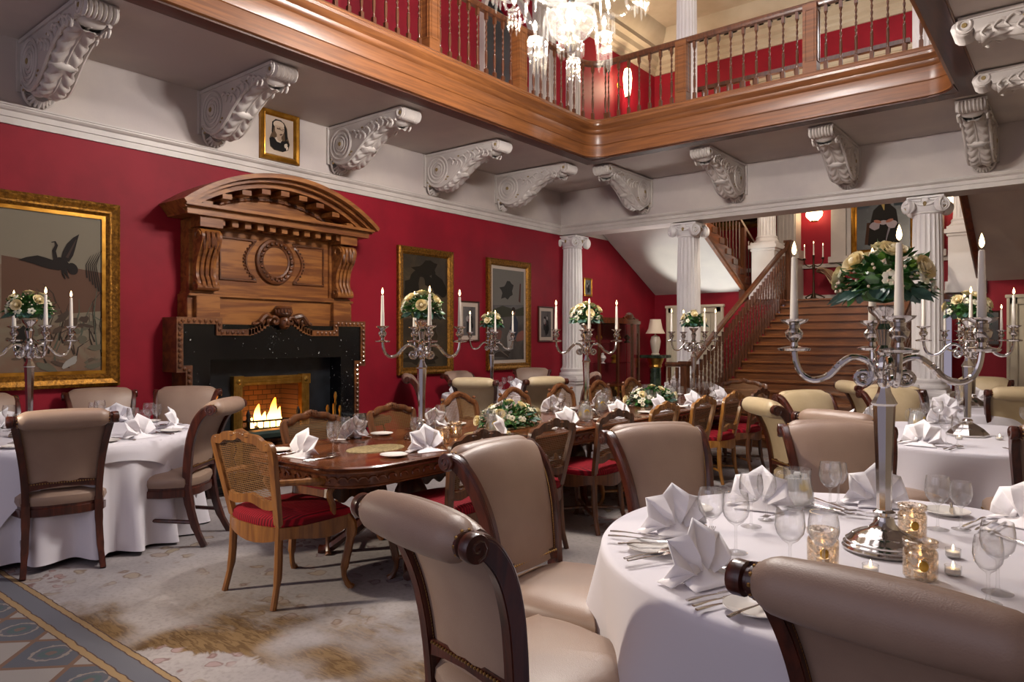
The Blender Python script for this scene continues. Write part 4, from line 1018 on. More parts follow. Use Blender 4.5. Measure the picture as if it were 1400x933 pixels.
mk = mk[:2]+[(m_, (sc_(p_[0]), p_[1]) if len(p_) == 2 and isinstance(p_[0], list) else sc_(p_)) for m_, p_ in mk[2:]]+[(pm('a5725f'), blob(.5, .68, .08, .07)), (pm('3a2c22'), blob(.5, .74, .085, .035))]
picture('framed_portrait', 'gilt framed portrait of a seated person in dark robes on the landing', -3.56, -2.42, 3.13, 4.80, .10, .07, M['gilt_plain'], M['canvas_portrait'], mk, wall='B', pos=15.33)
picture('framed_painting', 'gilt framed landscape on the landing wall behind the upper stair rail', -6.75, -5.2, 3.9, 5.1, .09, .06, M['gilt_plain'], M['canvas_gold'], [(pm('c0a050'), blob(.4, .3, .3, .1, 12, .1, .3)), (pm('2a200c'), blob(.6, .15, .35, .1, 12, 0, .3))], wall='B', pos=15.4)
picture('framed_painting', 'small framed picture low on the gallery wall below the wall lantern', 11.45, 12.2, 4.95, 5.62, .07, .05, M['gilt'], M['canvas_grey'], [], group=None)
picture('framed_print', 'dark print beside the far door half hidden by candles', -1.22, -.95, 1.35, 1.9, .03, .03, M['wood_dark'], M['canvas_dark'], [], wall='B', pos=YR)

# ------------------------------------------------------------------ display cabinet
vc = thing('display_cabinet', 'bow fronted glazed display cabinet with painted lower panels', 'cabinet', (XW+.03, 11.3, 0), -PI/2)   # local -y faces the room... x along wall
def vfront(x): return -.30-.14*(1-(x/.72)**2)
V = MB(); xs = [-.72+1.44*k/24 for k in range(25)]
def slab(z0, z1, grow=0):
    pl = [(.72+grow, 0)]+[(x*(1+grow/.72), vfront(x)-grow) for x in xs[::-1]]+[(-.72-grow, 0)]
    V.prism(pl, z1-z0, T(0, 0, z0))
slab(.12, .20, .02); slab(.20, .24); slab(.62, .66, .01); slab(1.74, 1.80, .03); slab(1.80, 1.84, 0)
for x in (-.70, -.26, .26, .70): V.lohi((x-.025, vfront(x)-.012, .2), (x+.025, vfront(x)+.03, 1.75))
V.lohi((-.72, -.02, .2), (.72, 0, 1.75))
for s in (-1, 1): V.lohi((s*.72-.015, -.30, .2), (s*.72+.015, 0, .62))
for s in (-1, 1):
    for yy in (-.26, -.05): V.tube(spline([(s*.68, yy, .14), (s*.73, yy-.02, .07), (s*.70, yy, 0)], 4), .03, 6)
V.ell((.12, vfront(.12), 1.88), (.16, .03, .07), 10, 6); V.tube(spline([(-.1, vfront(0), 1.84), (.1, vfront(0), 1.90), (.35, vfront(.3), 1.84)], 5), .02, 6)
V.build('cabinet_carcass', M['vitrine_wood'], vc)
L = MB()
for (a, b) in ((-.675, -.285), (-.235, .235), (.285, .675)):
    q = [a+(b-a)*k/8 for k in range(9)]
    for i in range(8): L.add([(q[i], vfront(q[i])-.004, .25), (q[i+1], vfront(q[i+1])-.004, .25), (q[i+1], vfront(q[i+1])-.004, .61), (q[i], vfront(q[i])-.004, .61)], [(0, 1, 2, 3)])
L.build('painted_panel', PM('vitrine_painted', '#2a1c10', .25, 0, '#8a6a2c', 5, lo=.5, hi=.6), vc)
G = MB()
for (a, b) in ((-.675, -.285), (-.235, .235), (.285, .675)):
    q = [a+(b-a)*k/8 for k in range(9)]
    for i in range(8): G.add([(q[i], vfront(q[i])-.002, .67), (q[i+1], vfront(q[i+1])-.002, .67), (q[i+1], vfront(q[i+1])-.002, 1.74), (q[i], vfront(q[i])-.002, 1.74)], [(0, 1, 2, 3)])
G.build('glass_door', M['glass_pane'], vc)
MB().lohi((-.7, -.018, .66), (.7, -.022, 1.74)).build('red_lining', PM('vitrine_lining', '#7a1a24', .7), vc, smooth=0)
sh = MB()
for z in (1.02, 1.38): sh.prism([(.69, -.02)]+[(x*.95, vfront(x)+.03) for x in xs[::-1]]+[(-.69, -.02)], .008, T(0, 0, z))
sh.build('glass_shelf', M['glass_pane'], vc)
for i, (x, z, mt, lb, sh_) in enumerate(((-.42, 1.03, 'china', 'pale china ornament on the cabinet shelf, fireplace side', 0), (-.02, 1.03, 'ornament_gold', 'gilt ornament in the middle of the lower glass shelf', 1), (.10, 1.39, 'ornament_gold', 'gilt ornament on the upper glass shelf', 2), (-.55, 1.39, 'ornament_gold', 'small gilt cup on the upper glass shelf, fireplace side', 0), (.45, 1.39, 'bronze', 'dark bronze ornament on the upper glass shelf', 1))):
    p = [(.05, 0), (.02, .02), (.03, .04), (.065, .09), (.05, .13), (.02, .15), (.03, .17), (0, .19)] if sh_ != 1 else [(.06, 0), (.06, .02), (.03, .05), (.07, .10), (.03, .14), (0, .16)]
    q = T(XW+.03, 11.3, 0) @ RZ(PI/2) @ Vector((x, -.2, z))
    o = MB().lathe(p, 14).build('ornament', M[mt], loc=tuple(q)); tag(o, lb, 'ornament', 'ornaments in the display cabinet')
vc.rotation_euler = (0, 0, PI/2)      # front faces +X (the room)
# lamp on a green column
pd = thing('pedestal_column', 'dark green marble column pedestal carrying the table lamp', 'pedestal', (-6.50, 12.62, 0))
MB().box((0, 0, .04), (.36, .36, .08)).lathe([(.16, .08), (.17, .12), (.13, .16), (.12, .2), (.105, .9)], 20).build('shaft', M['pedestal_green'], pd)
MB().lathe([(.105, .9), (.13, .92), (.12, .96), (.16, 1.05), (.17, 1.09)], 16).build('capital', M['brass'], pd)
MB().box((0, 0, 1.12), (.46, .46, .06)).build('top_slab', M['pedestal_green'], pd, bevel=.01)
tl = thing('table_lamp', 'pale ceramic table lamp with flared fabric shade on the green column', 'lamp', (-6.50, 12.62, 1.15))
MB().lathe([(.08, 0), (.085, .02), (.065, .04), (.09, .15), (.105, .27), (.08, .36), (.04, .38), (.012, .40), (.012, .5)], 20).build('base', M['ceramic'], tl)
MB().lathe([(.19, .42), (.14, .52), (.105, .70)], 20, caps=False, rf=lambda t: 1+.03*cos(8*t)).build('lamp_shade', M['lamp_shade'], tl)
# ------------------------------------------------------------------ chandelier and wall lanterns
CHX, CHY = -3.07, 4.56
ch = thing('crystal_chandelier', 'large lit crystal chandelier hanging over the long table', 'chandelier', (CHX, CHY, 3.62))
MB().lathe([(.03, .05), (.05, .10), (.02, .16), (.015, .2)], 12).lathe([(.02, .42), (.05, .5), (.02, .58), (.06, .75), (.03, .9), (.018, 1.0), (.012, 1.5)], 12).tube([(0, 0, 1.5), (0, 0, 3.97)], .008, 6).build('stem', M['silver'], ch)
MB().lathe([(.02, .12), (.09, .14), (.15, .19), (.185, .27), (.19, .33), (.17, .36)], 28, rf=lambda t: 1+.03*cos(14*t)).build('crystal_bowl', M['crystal'], ch)
MB().lathe([(.05, .52), (.20, .50), (.33, .55), (.36, .60), (.34, .60), (.18, .55)], 28, rf=lambda t: 1+.04*cos(14*t)).build('upper_dish', M['crystal'], ch)
tier = []
for n, r, z, ph in ((6, .30, .10, .3), (8, .56, .52, .1)):
    for k in range(n): tier.append((2*PI*k/n+ph, r, z))
arm_of = {}
for (n, r, z, z0) in ((6, .30, .10, .34), (8, .56, .52, .74)):
    a = MB().tube(spline([(.05, 0, z0-.1), (.12, 0, z0+.02), (r*.72, 0, z0-.05), (r*.8, 0, z-.09), (r*.97, 0, z-.07), (r, 0, z)], 6), .011, 8)
    a.lathe([(.008, z-.01), (.05, z+.005), (.055, z+.015), (.012, z+.02), (.012, z+.07), (0, z+.07)], 14, T(r, 0, 0))
    arm_of[r] = a.build('arm', M['crystal'], ch)
    bl = MB().lathe([(0, z+.07), (.014, z+.08), (.018, z+.10), (.012, z+.125), (0, z+.15)], 8, T(r, 0, 0)).build('candle_bulb', M['bulb'], ch)
    d = MB()
    for k in range(10):
        an = 2*PI*k/10; x, y = r+.052*cos(an), .052*sin(an); L = .11+.03*(k % 3)
        d.ell((x, y, z-.005), .008, 6, 4); d.ell((x, y, z-.03), .007, 6, 4); d.ell((x, y, z-.03-L*.45), (.009, .009, L*.42), 6, 6)
    dr = d.build('crystal_drops', M['crystal'], ch)
    for k in range(1, n):
        for o in (arm_of[r], bl, dr):
            c = o.copy(); COL.objects.link(c); c.parent = ch; c.rotation_euler = (0, 0, 2*PI*k/n)
sw = MB()
for k in range(8):
    a0, a1 = 2*PI*k/8, 2*PI*(k+1)/8
    for (z, R, sag) in ((.60, .56, .14), (.78, .40, .2)):
        for j in range(15):
            t = j/14; x = R*(cos(a0)*(1-t)+cos(a1)*t); y = R*(sin(a0)*(1-t)+sin(a1)*t); sw.ell((x, y, z-sag*4*t*(1-t)), .0105, 6, 4)
    for j in range(14):
        t = j/13; sw.ell((.06+(.35-.06)*t, 0, .95-.33*t-.12*4*t*(1-t)*.5), .010, 6, 4, RZ(a0))
tag(sw.build('bead_swags', M['crystal'], ch), kind='stuff')
d = MB()
for k in range(16):
    an = 2*PI*k/16; d.tube([(.10*cos(an), .10*sin(an), .11), (.0, 0, .16)], .002, 4); d.ell((.10*cos(an), .10*sin(an), .07), (.009, .009, .05), 6, 6); d.ell((.34*cos(an), .34*sin(an), .51), (.009, .009, .05), 6, 6)
d.ell((0, 0, .0), (.025, .025, .035), 10, 8); tag(d.build('pendant_drops', M['crystal'], ch), kind='stuff')

def lantern(label, loc, rz, tall):
    t = thing('wall_lantern', label, 'wall light', loc, rz, 'glass wall lanterns')
    p = MB().lathe([(.05, 0), (.06, .01), (.03, .03)], 12, RX(PI/2)).tube(spline([(0, 0, 0), (0, -.10, -.05), (0, -.16, 0), (0, -.16, .05)], 5), .012, 8)
    h = .55 if tall else .34; r = .085 if tall else .15
    p.lathe([(.02, 0), (r*.5, .01), (r*.5, .03)], 14, T(0, -.2, -h/2)).lathe([(r*.6, 0), (r*.3, .03), (.01, .06)], 14, T(0, -.2, h/2))
    p.build('bracket', M['brass'], t)
    if tall: MB().lathe([(.045, -h/2+.02), (.07, -.1), (.085, .1), (.07, h/2-.05), (.05, h/2)], 14, T(0, -.2, 0)).build('shade', M['lantern_glow'], t)
    else: MB().lathe([(.07, -h/2+.02), (.085, -.12), (.15, -.05), (.16, .02), (.11, .08), (.14, .12), (.10, .17)], 16, T(0, -.2, 0), rf=lambda t: 1+.06*cos(8*t)).build('shade', M['lantern_glow'], t)
    return t
lantern('tall glowing glass wall lantern on the upper red gallery wall', (XW, 11.82, 6.3), PI/2, True)
lantern('glowing crystal wall lantern between the pilasters on the landing', (-4.24, 15.4, 4.03), 0, False)
lantern('glowing crystal wall lantern half hidden by the column capital', (-1.93, 15.4, 4.03), 0, False)

# ------------------------------------------------------------------ landing furniture
cs = thing('chaise_longue', 'tan upholstered chaise with scrolled end on the landing', 'sofa', (-3.05, 14.8, ZL))
pr = spline([(-.95, .62, 0), (-.90, .66, 0), (-.82, .64, 0), (-.72, .52, 0), (-.60, .38, 0), (-.40, .32, 0), (.9, .32, 0)], 5)
MB().prism([(p.x, p.y) for p in pr]+[(.9, .2), (-.55, .2), (-.70, .34), (-.80, .52), (-.88, .58), (-.95, .56)], .6, Matrix(((1, 0, 0, 0), (0, 0, -1, .3), (0, 1, 0, 0), (0, 0, 0, 1)))).build('upholstery', M['chaise_cloth'], cs)
MB().tube([(p.x, -.31, p.y-.05) for p in pr], .025, 6).lohi((-.6, -.32, .14), (.9, .32, .2)).build('show_wood', M['wood_cane'], cs)
for sx in (-.5, .8):
    for sy in (-.25, .25): MB().lathe([(.02, 0), (.03, .05), (.02, .1), (.035, .16)], 10, T(sx, sy, 0)).build('leg', M['wood_cane'], cs)
bc = thing('floor_candelabrum', 'dark bronze branched candelabrum standing on the landing', 'candelabrum', (-4.0, 14.3, ZL))
b = MB().lathe([(.16, 0), (.14, .03), (.05, .06), (.03, .12), (.02, .2), (.025, .3), (.015, .4), (.02, .62), (.03, .66), (.015, .72), (.02, .86), (.03, .88)], 12)
for k in range(3): b.tube([(.14*cos(2.1*k), .14*sin(2.1*k), 0), (.2*cos(2.1*k), .2*sin(2.1*k), .06), (.12*cos(2.1*k), .12*sin(2.1*k), .1), (0, 0, .14)], .015, 6)
for k in range(2): b.tube(spline([(0, 0, .7), (.08*(1-2*k), 0, .66), (.16*(1-2*k), 0, .72), (.17*(1-2*k), 0, .80)], 5), .010, 6); b.lathe([(.03, .8), (.035, .82), (.02, .83)], 10, T(.17*(1-2*k), 0, 0))
b.build('stand', M['bronze'], bc)

# ------------------------------------------------------------------ upholstered scroll-back chair (faces +Y, origin on the floor under the seat)
def rrect(w0, w1, y0, y1, bow=.03, n=8):
    """seat outline: rear width w0 at y0, front width w1 at y1, rounded"""
    pts = [(-w0/2, y0), (w0/2, y0), (w1/2, y1-.05), (w1/2-.02, y1-.012), (w1/4, y1+bow*.8), (0, y1+bow), (-w1/4, y1+bow*.8), (-w1/2+.02, y1-.012), (-w1/2, y1-.05)]
    return pts
def seat_mb(outline, levels):
    """levels = [(scale, z)] about the outline centre"""
    cx = sum(p[0] for p in outline)/len(outline); cy = (min(p[1] for p in outline)+max(p[1] for p in outline))/2
    o = spline([(p[0], p[1], 0) for p in outline], 3, True); n = len(o); m = MB(); vs = []
    for s, z in levels: vs += [(cx+(p.x-cx)*s, cy+(p.y-cy)*s, z) for p in o]
    fs = [(i*n+k, i*n+(k+1) % n, (i+1)*n+(k+1) % n, (i+1)*n+k) for i in range(len(levels)-1) for k in range(n)]
    fs += [tuple(reversed(range(n))), tuple((len(levels)-1)*n+k for k in range(n))]
    return m.add(vs, fs), o
SECT = [(-.5, -.5), (.5, -.5), (.5, .5), (-.5, .5)]
def scroll_chair(leather):
    t = thing('dining_chair', '', 'chair')
    out = rrect(.44, .52, -.22, .25)
    m, o = seat_mb(out, [(1.0, .415), (1.03, .44), (1.02, .468), (.95, .49), (.8, .505), (.5, .514), (.1, .516)])
    seat = m.build('seat', leather, t)
    m, o2 = seat_mb(out, [(1.0, .345), (1.02, .35), (1.02, .395), (.995, .40), (.995, .418)])
    m.build('seat_rail', M['wood_dark'], t)
    nl = MB(); L = spline([(p[0]*1.03, p[1]*1.03, .425) for p in out[1:]+out[:1]], 9)
    for p in L[9:-3:1]: nl.ell(p, .006, 5, 4)
    nl.build('nailheads', M['nail'], seat)
    for s in (-1, 1):
        MB().tube(spline([(s*.215, .215, .40), (s*.222, .222, .30), (s*.215, .215, .15), (s*.225, .24, 0)], 4), [.050]*5+[.044]*4+[.036]*4, sec=[(-.5, -.5), (.5, -.5), (.5, .5), (-.5, .5)], up=(0, 1, 0)).build('leg', M['wood_dark'], t, bevel=.003)
        MB().tube(spline([(s*.195, -.225, .44), (s*.195, -.245, .30), (s*.20, -.29, .14), (s*.21, -.36, 0)], 4), [.052]*5+[.046]*4+[.038]*4, sec=[(-.5, -.45), (.5, -.45), (.5, .45), (-.5, .45)], up=(0, 1, 0)).build('leg', M['wood_dark'], t, bevel=.003)
    bp = [(-.225, .42), (-.232, .52), (-.245, .64), (-.27, .76), (-.315, .87), (-.375, .945), (-.425, .965)]
    wx = [.195, .198, .207, .222, .240, .252, .256]
    for s in (-1, 1):
        b = MB().tube(spline([(s*w, y, z) for (y, z), w in zip(bp, wx)], 5), 1, sec=[(-.030, -.020), (.022, -.020), (.030, -.012), (.030, .012), (.022, .020), (-.030, .020)], up=(0, 1, 0))
        st_ = b.build('back_stile', M['wood_dark'], t, bevel=.003)
        v = MB().lathe([(.0, -.034), (.026, -.034), (.034, -.029), (.034, -.019), (.027, -.015), (.027, -.008), (.036, -.004), (.037, .020), (.034, .027), (.0, .028)], 20, T(s*.262, -.428, .960) @ RY(s*PI/2))
        sp = [((.028-.0023*j)*cos(j*.75), (.028-.0023*j)*sin(j*.75), .027) for j in range(12)]
        v.tube(sp, .004, 5, T(s*.262, -.428, .960) @ RY(s*PI/2))
        v.build('scroll_end', M['wood_dark'], st_)
    bpl = spline([(0, y, z) for (y, z) in bp[1:]], 5); wl = spline([(w, 0, 0) for w in wx[1:]], 5); n = len(bpl)
    def panel(u, v):
        pass
    m = MB(); N = 11; front = []; back = []
    for i in range(n):
        p = bpl[i]; d = (bpl[min(i+1, n-1)]-bpl[max(i-1, 0)]).normalized(); nn = Vector((0, d.z, -d.y))   # points to the sitter
        zlow = .04*max(0, 1-i/4)
        for k in range(N):
            u = -1+2*k/(N-1); x = u*(wl[i].x-.014); g_ = max(0, min(1, (i/(n-1)-.40)/.5)); g_ = g_*g_*(3-2*g_)*(1, .8, .45, .0)[max(0, i-n+4)]; q = p+nn*((.030+.030*g_)*(1-abs(u)**3*(1-.55*g_))+.004)
            front.append((x, q.y, q.z+(.05*abs(u)**2*0 if i else 0)))
            q = p-nn*(.020*(1-abs(u)**3)+.004); back.append((x, q.y, q.z))
    vs = front+back; o1 = len(front)
    fs = [(i*N+k, i*N+k+1, (i+1)*N+k+1, (i+1)*N+k) for i in range(n-1) for k in range(N-1)]
    fs += [(o1+i*N+k, o1+(i+1)*N+k, o1+(i+1)*N+k+1, o1+i*N+k+1) for i in range(n-1) for k in range(N-1)]
    fs += [(k, o1+k, o1+k+1, k+1) for k in range(N-1)]
    fs += [(i*N, (i+1)*N, o1+(i+1)*N, o1+i*N) for i in range(n-1)]+[(i*N+N-1, o1+i*N+N-1, o1+(i+1)*N+N-1, (i+1)*N+N-1) for i in range(n-1)]
    m.add(vs, fs)
    roll = []
    for k in range(33):
        x = -.238+.476*k/32; e = abs(x)/.238; r = .065*(1-.18*e**2.2)*(1 if e < .80 else 1-.38*((e-.80)/.20)**1.8); roll.append((r, x))
    m.lathe(roll, 22, T(0, -.425, .962) @ RY(PI/2))
    pn = m.build('back_panel', leather, t, smooth=50)
    nl = MB()
    for i in range(1, n-5, 1):
        p = bpl[i]; d = (bpl[min(i+1, n-1)]-bpl[max(i-1, 0)]).normalized(); nn = Vector((0, d.z, -d.y))
        for s in (-1, 1):
            for f in ((0, .35, .7)):
                q = p.lerp(bpl[i+1], f); w = wl[i].x+(wl[i+1].x-wl[i].x)*f-.016
                for sg, off in ((1, .012), (-1, .011)): nl.ell((s*w, q.y+nn.y*sg*off, q.z+nn.z*sg*off), .0062, 5, 4)
    for k in range(24):
        x = -.165+.33*k/23
        for y in (-.205, -.262): nl.ell((x, y, .552), .0052, 5, 4)
    for s in (-1, 1):
        for k in range(10): a = 2*PI*k/10; nl.ell((s*.236, -.426+.033*cos(a), .961+.033*sin(a)), .006, 5, 4)
    nl.build('nailheads', M['nail'], pn)
    MB().tube([(-.195, -.234, .53), (-.1, -.234, .545), (0, -.236, .552), (.1, -.234, .545), (.195, -.234, .53)], 1, sec=[(-.024, -.022), (.024, -.022), (.024, .022), (-.024, .022)], up=(0, 1, 0)).build('back_rail', M['wood_dark'], t)
    s_ = MB()
    for s in (-1, 1): s_.tube([(s*.205, -.285, .17), (s*.218, .21, .19)], .014, 7)
    s_.tube(spline([(-.21, .02, .18), (0, .09, .18), (.21, .02, .18)], 6), .014, 7)
    s_.build('stretcher', M['wood_dark'], t)
    return t
CH_B = Proto(scroll_chair(M['leather'])); CH_C = Proto(scroll_chair(M['leather_cream']))
def put_chair(P_, bx, by, dx, dy, label, group):
    """(bx, by) = scroll of the back, (dx, dy) = facing"""
    L = math.hypot(dx, dy); dx /= L; dy /= L
    P_.put((bx+.425*dx, by+.425*dy, 0), math.atan2(-dx, dy), label, group)

# ------------------------------------------------------------------ cane-back chairs
def cane_chair(arm=False, oval=False, wood=None):
    t = thing('cane_armchair' if arm else 'cane_dining_chair', '', 'chair'); W = .285 if arm else .235; H = .95 if arm else (.965 if oval else .92)
    wd = M[wood]
    out = rrect(W*1.75, W*2.05, -.21, .24)
    m, o = seat_mb(out, [(.98, .425), (1.0, .44), (.98, .47), (.9, .485), (.6, .495), (.1, .497)]); m.build('seat_cushion', M['velvet_red'], t)
    # scalloped apron
    ap = MB(); ol = spline([(p[0], p[1], 0) for p in out], 8, True); n = len(ol)
    cx, cy = 0, .02; acc = 0; vs = []
    for k in range(n):
        p = ol[k]; f = abs(sin(k/n*2*PI*2))
        zb = .335+.035*(cos(k/n*2*PI*8)*.5+.5)
        vs += [(p.x*1.0, p.y, .432), (p.x, p.y, zb), (p.x*.93, cy+(p.y-cy)*.93, zb), (p.x*.93, cy+(p.y-cy)*.93, .432)]
    ap.add(vs, [(k*4+j, ((k+1) % n)*4+j, ((k+1) % n)*4+(j+1) % 4, k*4+(j+1) % 4) for k in range(n) for j in range(4)])
    ap.build('seat_rail', wd, t, smooth=40)
    fw = W*.93
    for s in (-1, 1):
        MB().tube(spline([(s*fw, .215, .43), (s*(fw+.022), .238, .36), (s*(fw+.012), .225, .24), (s*(fw-.006), .205, .10), (s*(fw+.004), .22, .03), (s*(fw+.02), .245, .0)], 5), [.030]*4+[.033]*4+[.024]*7+[.016]*5+[.018]*3+[.022]*3, 8).build('leg', wd, t)
        MB().tube(spline([(s*W*.80, -.20, .46), (s*W*.80, -.205, .34), (s*W*.82, -.215, .16), (s*W*.86, -.25, 0)], 4), [.023]*9+[.018]*4, 8).build('leg', wd, t)
    lean = lambda z: -.205-.085*max(0, (z-.46))/.46
    wb, wt = W*.80, W*1.0
    if oval: loop = [(-wb, .50), (-wt*.95, .70), (-wt*.97, .82), (-wt*.90, .872), (-wt*.66, .895), (-wt*.42, .935), (-wt*.16, H-.008), (0, H), (wt*.16, H-.008), (wt*.42, .935), (wt*.66, .895), (wt*.90, .872), (wt*.97, .82), (wt*.95, .70), (wb, .50)]
    else: loop = [(-wb, .46), (-wt*.92, .68), (-wt, H-.10), (-wt*.96, H-.055), (-wt*.74, H-.05), (-wt*.55, H-.025), (-wt*.22, H-.02), (0, H), (wt*.22, H-.02), (wt*.55, H-.025), (wt*.74, H-.05), (wt*.96, H-.055), (wt, H-.10), (wt*.92, .68), (wb, .46)]
    lp = spline([(x, lean(z), z-.018) for x, z in loop], 4)
    cr = MB().tube(lp, 1, sec=[(-.016, -.024), (.012, -.024), (.018, -.012), (.018, .012), (.012, .024), (-.016, .024)], up=(0, 1, 0))
    br = MB().tube([(x, lean(.57), .555+.012*cos(x/wb*PI*1.5)) for x in [-wb*1.04+wb*2.08*k/10 for k in range(11)]], 1, sec=[(-.014, -.024), (.014, -.024), (.014, .024), (-.014, .024)], up=(0, 1, 0))
    br.build('back_rail', wd, t)
    poly = [(p.x*.96, p.y, p.z-.008) for p in lp if p.z > .55]
    poly = [(-wb*1.0, lean(.56), .56)]+poly+[(wb*1.0, lean(.56), .56)]
    cp = MB(); mid = (0, lean(.74), .74); cp.add([mid]+poly, [(0, k, k+1) for k in range(1, len(poly))]+[(0, len(poly), 1)])
    cp.build('cane_panel', M['cane'], t, smooth=0)
    y = lean(H)
    for k in range(5): cr.ell(((k-2)*.022, y+.004, H-.012-.005*abs(k-2)), (.014, .022, .022), 7, 5)
    for s in (-1, 1): cr.ell((s*.075, y, H-.03), (.03, .02, .010), 8, 5); cr.ell((s*wt*.9, lean(H-.06), H-.06), (.02, .022, .016), 8, 5)
    cr.build('back_frame', wd, t)
    sx = MB()
    for s in (-1, 1): sx.tube(spline([(s*fw, .205, .13), (s*fw*.5, .09, .135), (0, 0, .14)], 5), .012, 6); sx.tube(spline([(s*W*.82, -.22, .13), (s*W*.4, -.1, .135), (0, 0, .14)], 5), .012, 6)
    if not arm: sx.build('stretcher', wd, t)
    if arm:
        for s in (-1, 1):
            MB().tube(spline([(s*wt*.93, lean(.68), .68), (s*(wt+.03), -.12, .675), (s*(wt+.05), .0, .665), (s*(wt+.045), .085, .68), (s*(wt+.04), .115, .665), (s*(wt+.035), .10, .64), (s*(wt+.03), .06, .58), (s*(wt+.01), .10, .50), (s*(fw), .12, .42)], 5), [.018]*6+[.022]*10+[.024]*6+[.018]*14+[.018]*5, 8).build('arm', wd, t)
    return t
# ------------------------------------------------------------------ tables
TN, TM, TF, TL, TW = (-.50, 2.58), (-.63, 6.05), (-.86, 8.72), (-5.84, 2.04), (-5.83, 7.08)
def cloth(name, label, c, r, drop, folds, amp, seed, flare=.10, square=0):
    rnd = random.Random(seed); ph = rnd.uniform(0, 6); ph2 = rnd.uniform(0, 6); nu = 240; m = MB(); vs = []; zt = .752
    lv = [(r*.0+.001, 0), (r*.5, 0), (r*.9, 0), (r-.02, 0), (r-.004, .003), (r+.003, .012), (r+.006, .03)]
    for (q, dz) in lv:
        for k in range(nu):
            t = 2*PI*k/nu; vs.append((q*cos(t), q*sin(t), zt-dz))
    rows = 14
    for j in range(1, rows+1):
        v = j/rows
        for k in range(nu):
            t = 2*PI*k/nu
            f = .5+.5*sin(folds*t+ph+1.1*sin(3*t+ph2)); f = f**1.3
            g = sin(folds*1.7*t+ph2)
            q = r+.008+flare*v**1.2*f+amp*v*(f-.4)+.012*v*g
            d = drop*v*(1+.03*sin(2*t+ph))
            vs.append((q*cos(t), q*sin(t), max(.012, zt-.03-d*.97)))
    L = len(lv)+rows
    m.add(vs, [(i*nu+k, i*nu+(k+1) % nu, (i+1)*nu+(k+1) % nu, (i+1)*nu+k) for i in range(L-1) for k in range(nu)])
    if square:       # square overlay whose corners hang down over the round cloth
        n = 41; a = square; vs = []
        for j in range(n):
            for i in range(n):
                x = -a+2*a*i/(n-1); y = -a+2*a*j/(n-1); R = math.hypot(x, y)
                if R <= r+.008: vs.append((x, y, zt+.004))
                else:
                    t = math.atan2(y, x); e = R-r; vs.append(((r+.022+.05*e*(1+sin(9*t)))*cos(t), (r+.022+.05*e*(1+sin(9*t)))*sin(t), zt+.004-e*.98))
        m.add(vs, [(j*n+i, j*n+i+1, (j+1)*n+i+1, (j+1)*n+i) for j in range(n-1) for i in range(n-1)])
    o = m.build(name, M['cloth'], smooth=60, loc=(c[0], c[1], 0)); return tag(o, label, 'tablecloth', 'white round tablecloths')
def round_table(c, r, label):
    t = thing('round_table', label, 'table', (c[0], c[1], 0), 0, 'round dining tables')
    MB().lathe([(r-.05, .70), (r-.03, .715), (r-.03, .738), (r-.05, .742)], 40).build('tabletop', M['mahogany'], t)
    MB().lathe([(.06, .10), (.05, .4), (.07, .70)], 16).build('pedestal', M['mahogany_leg'], t)
    lg = None
    for k in range(4):
        o = MB().tube([(0, 0, .2), (.25, 0, .10), (.42, 0, .02)], [.04, .03, .02], 8).build('leg', M['mahogany_leg'], t) if lg is None else lg.copy()
        if lg is None: lg = o
        else: COL.objects.link(o); o.parent = t
        o.rotation_euler = (0, 0, PI/2*k)
for c, r, nm in ((TN, .92, 'under the cloth with the ice water jug'), (TM, .92, 'under the cloth with the octagonal candelabrum foot'), (TF, .88, 'under the cloth by the second fluted column'), (TL, .82, 'under the cloth by the crane picture'), (TW, .78, 'under the cloth below the two tall pictures')):
    round_table(c, r-.06, 'round table hidden '+nm)
cloth('tablecloth', 'white floor length cloth on the round table with the ice water jug', TN, .92, .64, 12, .11, 3, .10)
cloth('tablecloth', 'white cloth on the round table between the big front table and the far one', TM, .92, .58, 8, .10, 5, .13)
cloth('tablecloth', 'white cloth on the round table by the second fluted column', TF, .88, .62, 9, .05, 8, .08)
cloth('tablecloth', 'white cloth with hanging corner on the table under the crane picture', TL, .84, .72, 19, .07, 2, .07, .96)
cloth('tablecloth', 'white cloth on the table below the two tall gilt pictures', TW, .78, .70, 14, .05, 6, .06)

# long mahogany table
LX0, LX1, LY0, LY1 = -4.14, -3.02, 2.36, 8.36; LCX = (LX0+LX1)/2
lt = thing('long_dining_table', 'long polished mahogany pedestal table set for dinner', 'table', (LCX, (LY0+LY1)/2, 0))
def rr(ins, n=8):
    w, h, r = (LX1-LX0)/2-ins, (LY1-LY0)/2-ins, .30-ins*.6; o = []
    for (cx, cy, a0) in ((w-r, h-r, 0), (-w+r, h-r, PI/2), (-w+r, -h+r, PI), (w-r, -h+r, 3*PI/2)):
        o += [(cx+r*cos(a0+PI/2*k/n), cy+r*sin(a0+PI/2*k/n)) for k in range(n+1)]
    return o
m = MB(); lev = [(.05, .705), (.0, .712), (-.004, .72), (.006, .728), (.0, .734), (-.006, .742), (.004, .75)]
rings = [rr(i) for i, z in lev]; n = len(rings[0]); vs = [(x, y, z) for (i, z), rg in zip(lev, rings) for (x, y) in rg]
m.add(vs, [(i*n+k, i*n+(k+1) % n, (i+1)*n+(k+1) % n, (i+1)*n+k) for i in range(len(lev)-1) for k in range(n)]+[tuple(range(n))[::-1], tuple((len(lev)-1)*n+k for k in range(n))])
m.build('tabletop', M['mahogany'], lt, smooth=25)
m = MB(); a = rr(.03); n = len(a)
m.add([(x, y, z) for z in (.63, .708) for (x, y) in a], [(k, (k+1) % n, n+(k+1) % n, n+k) for k in range(n)])
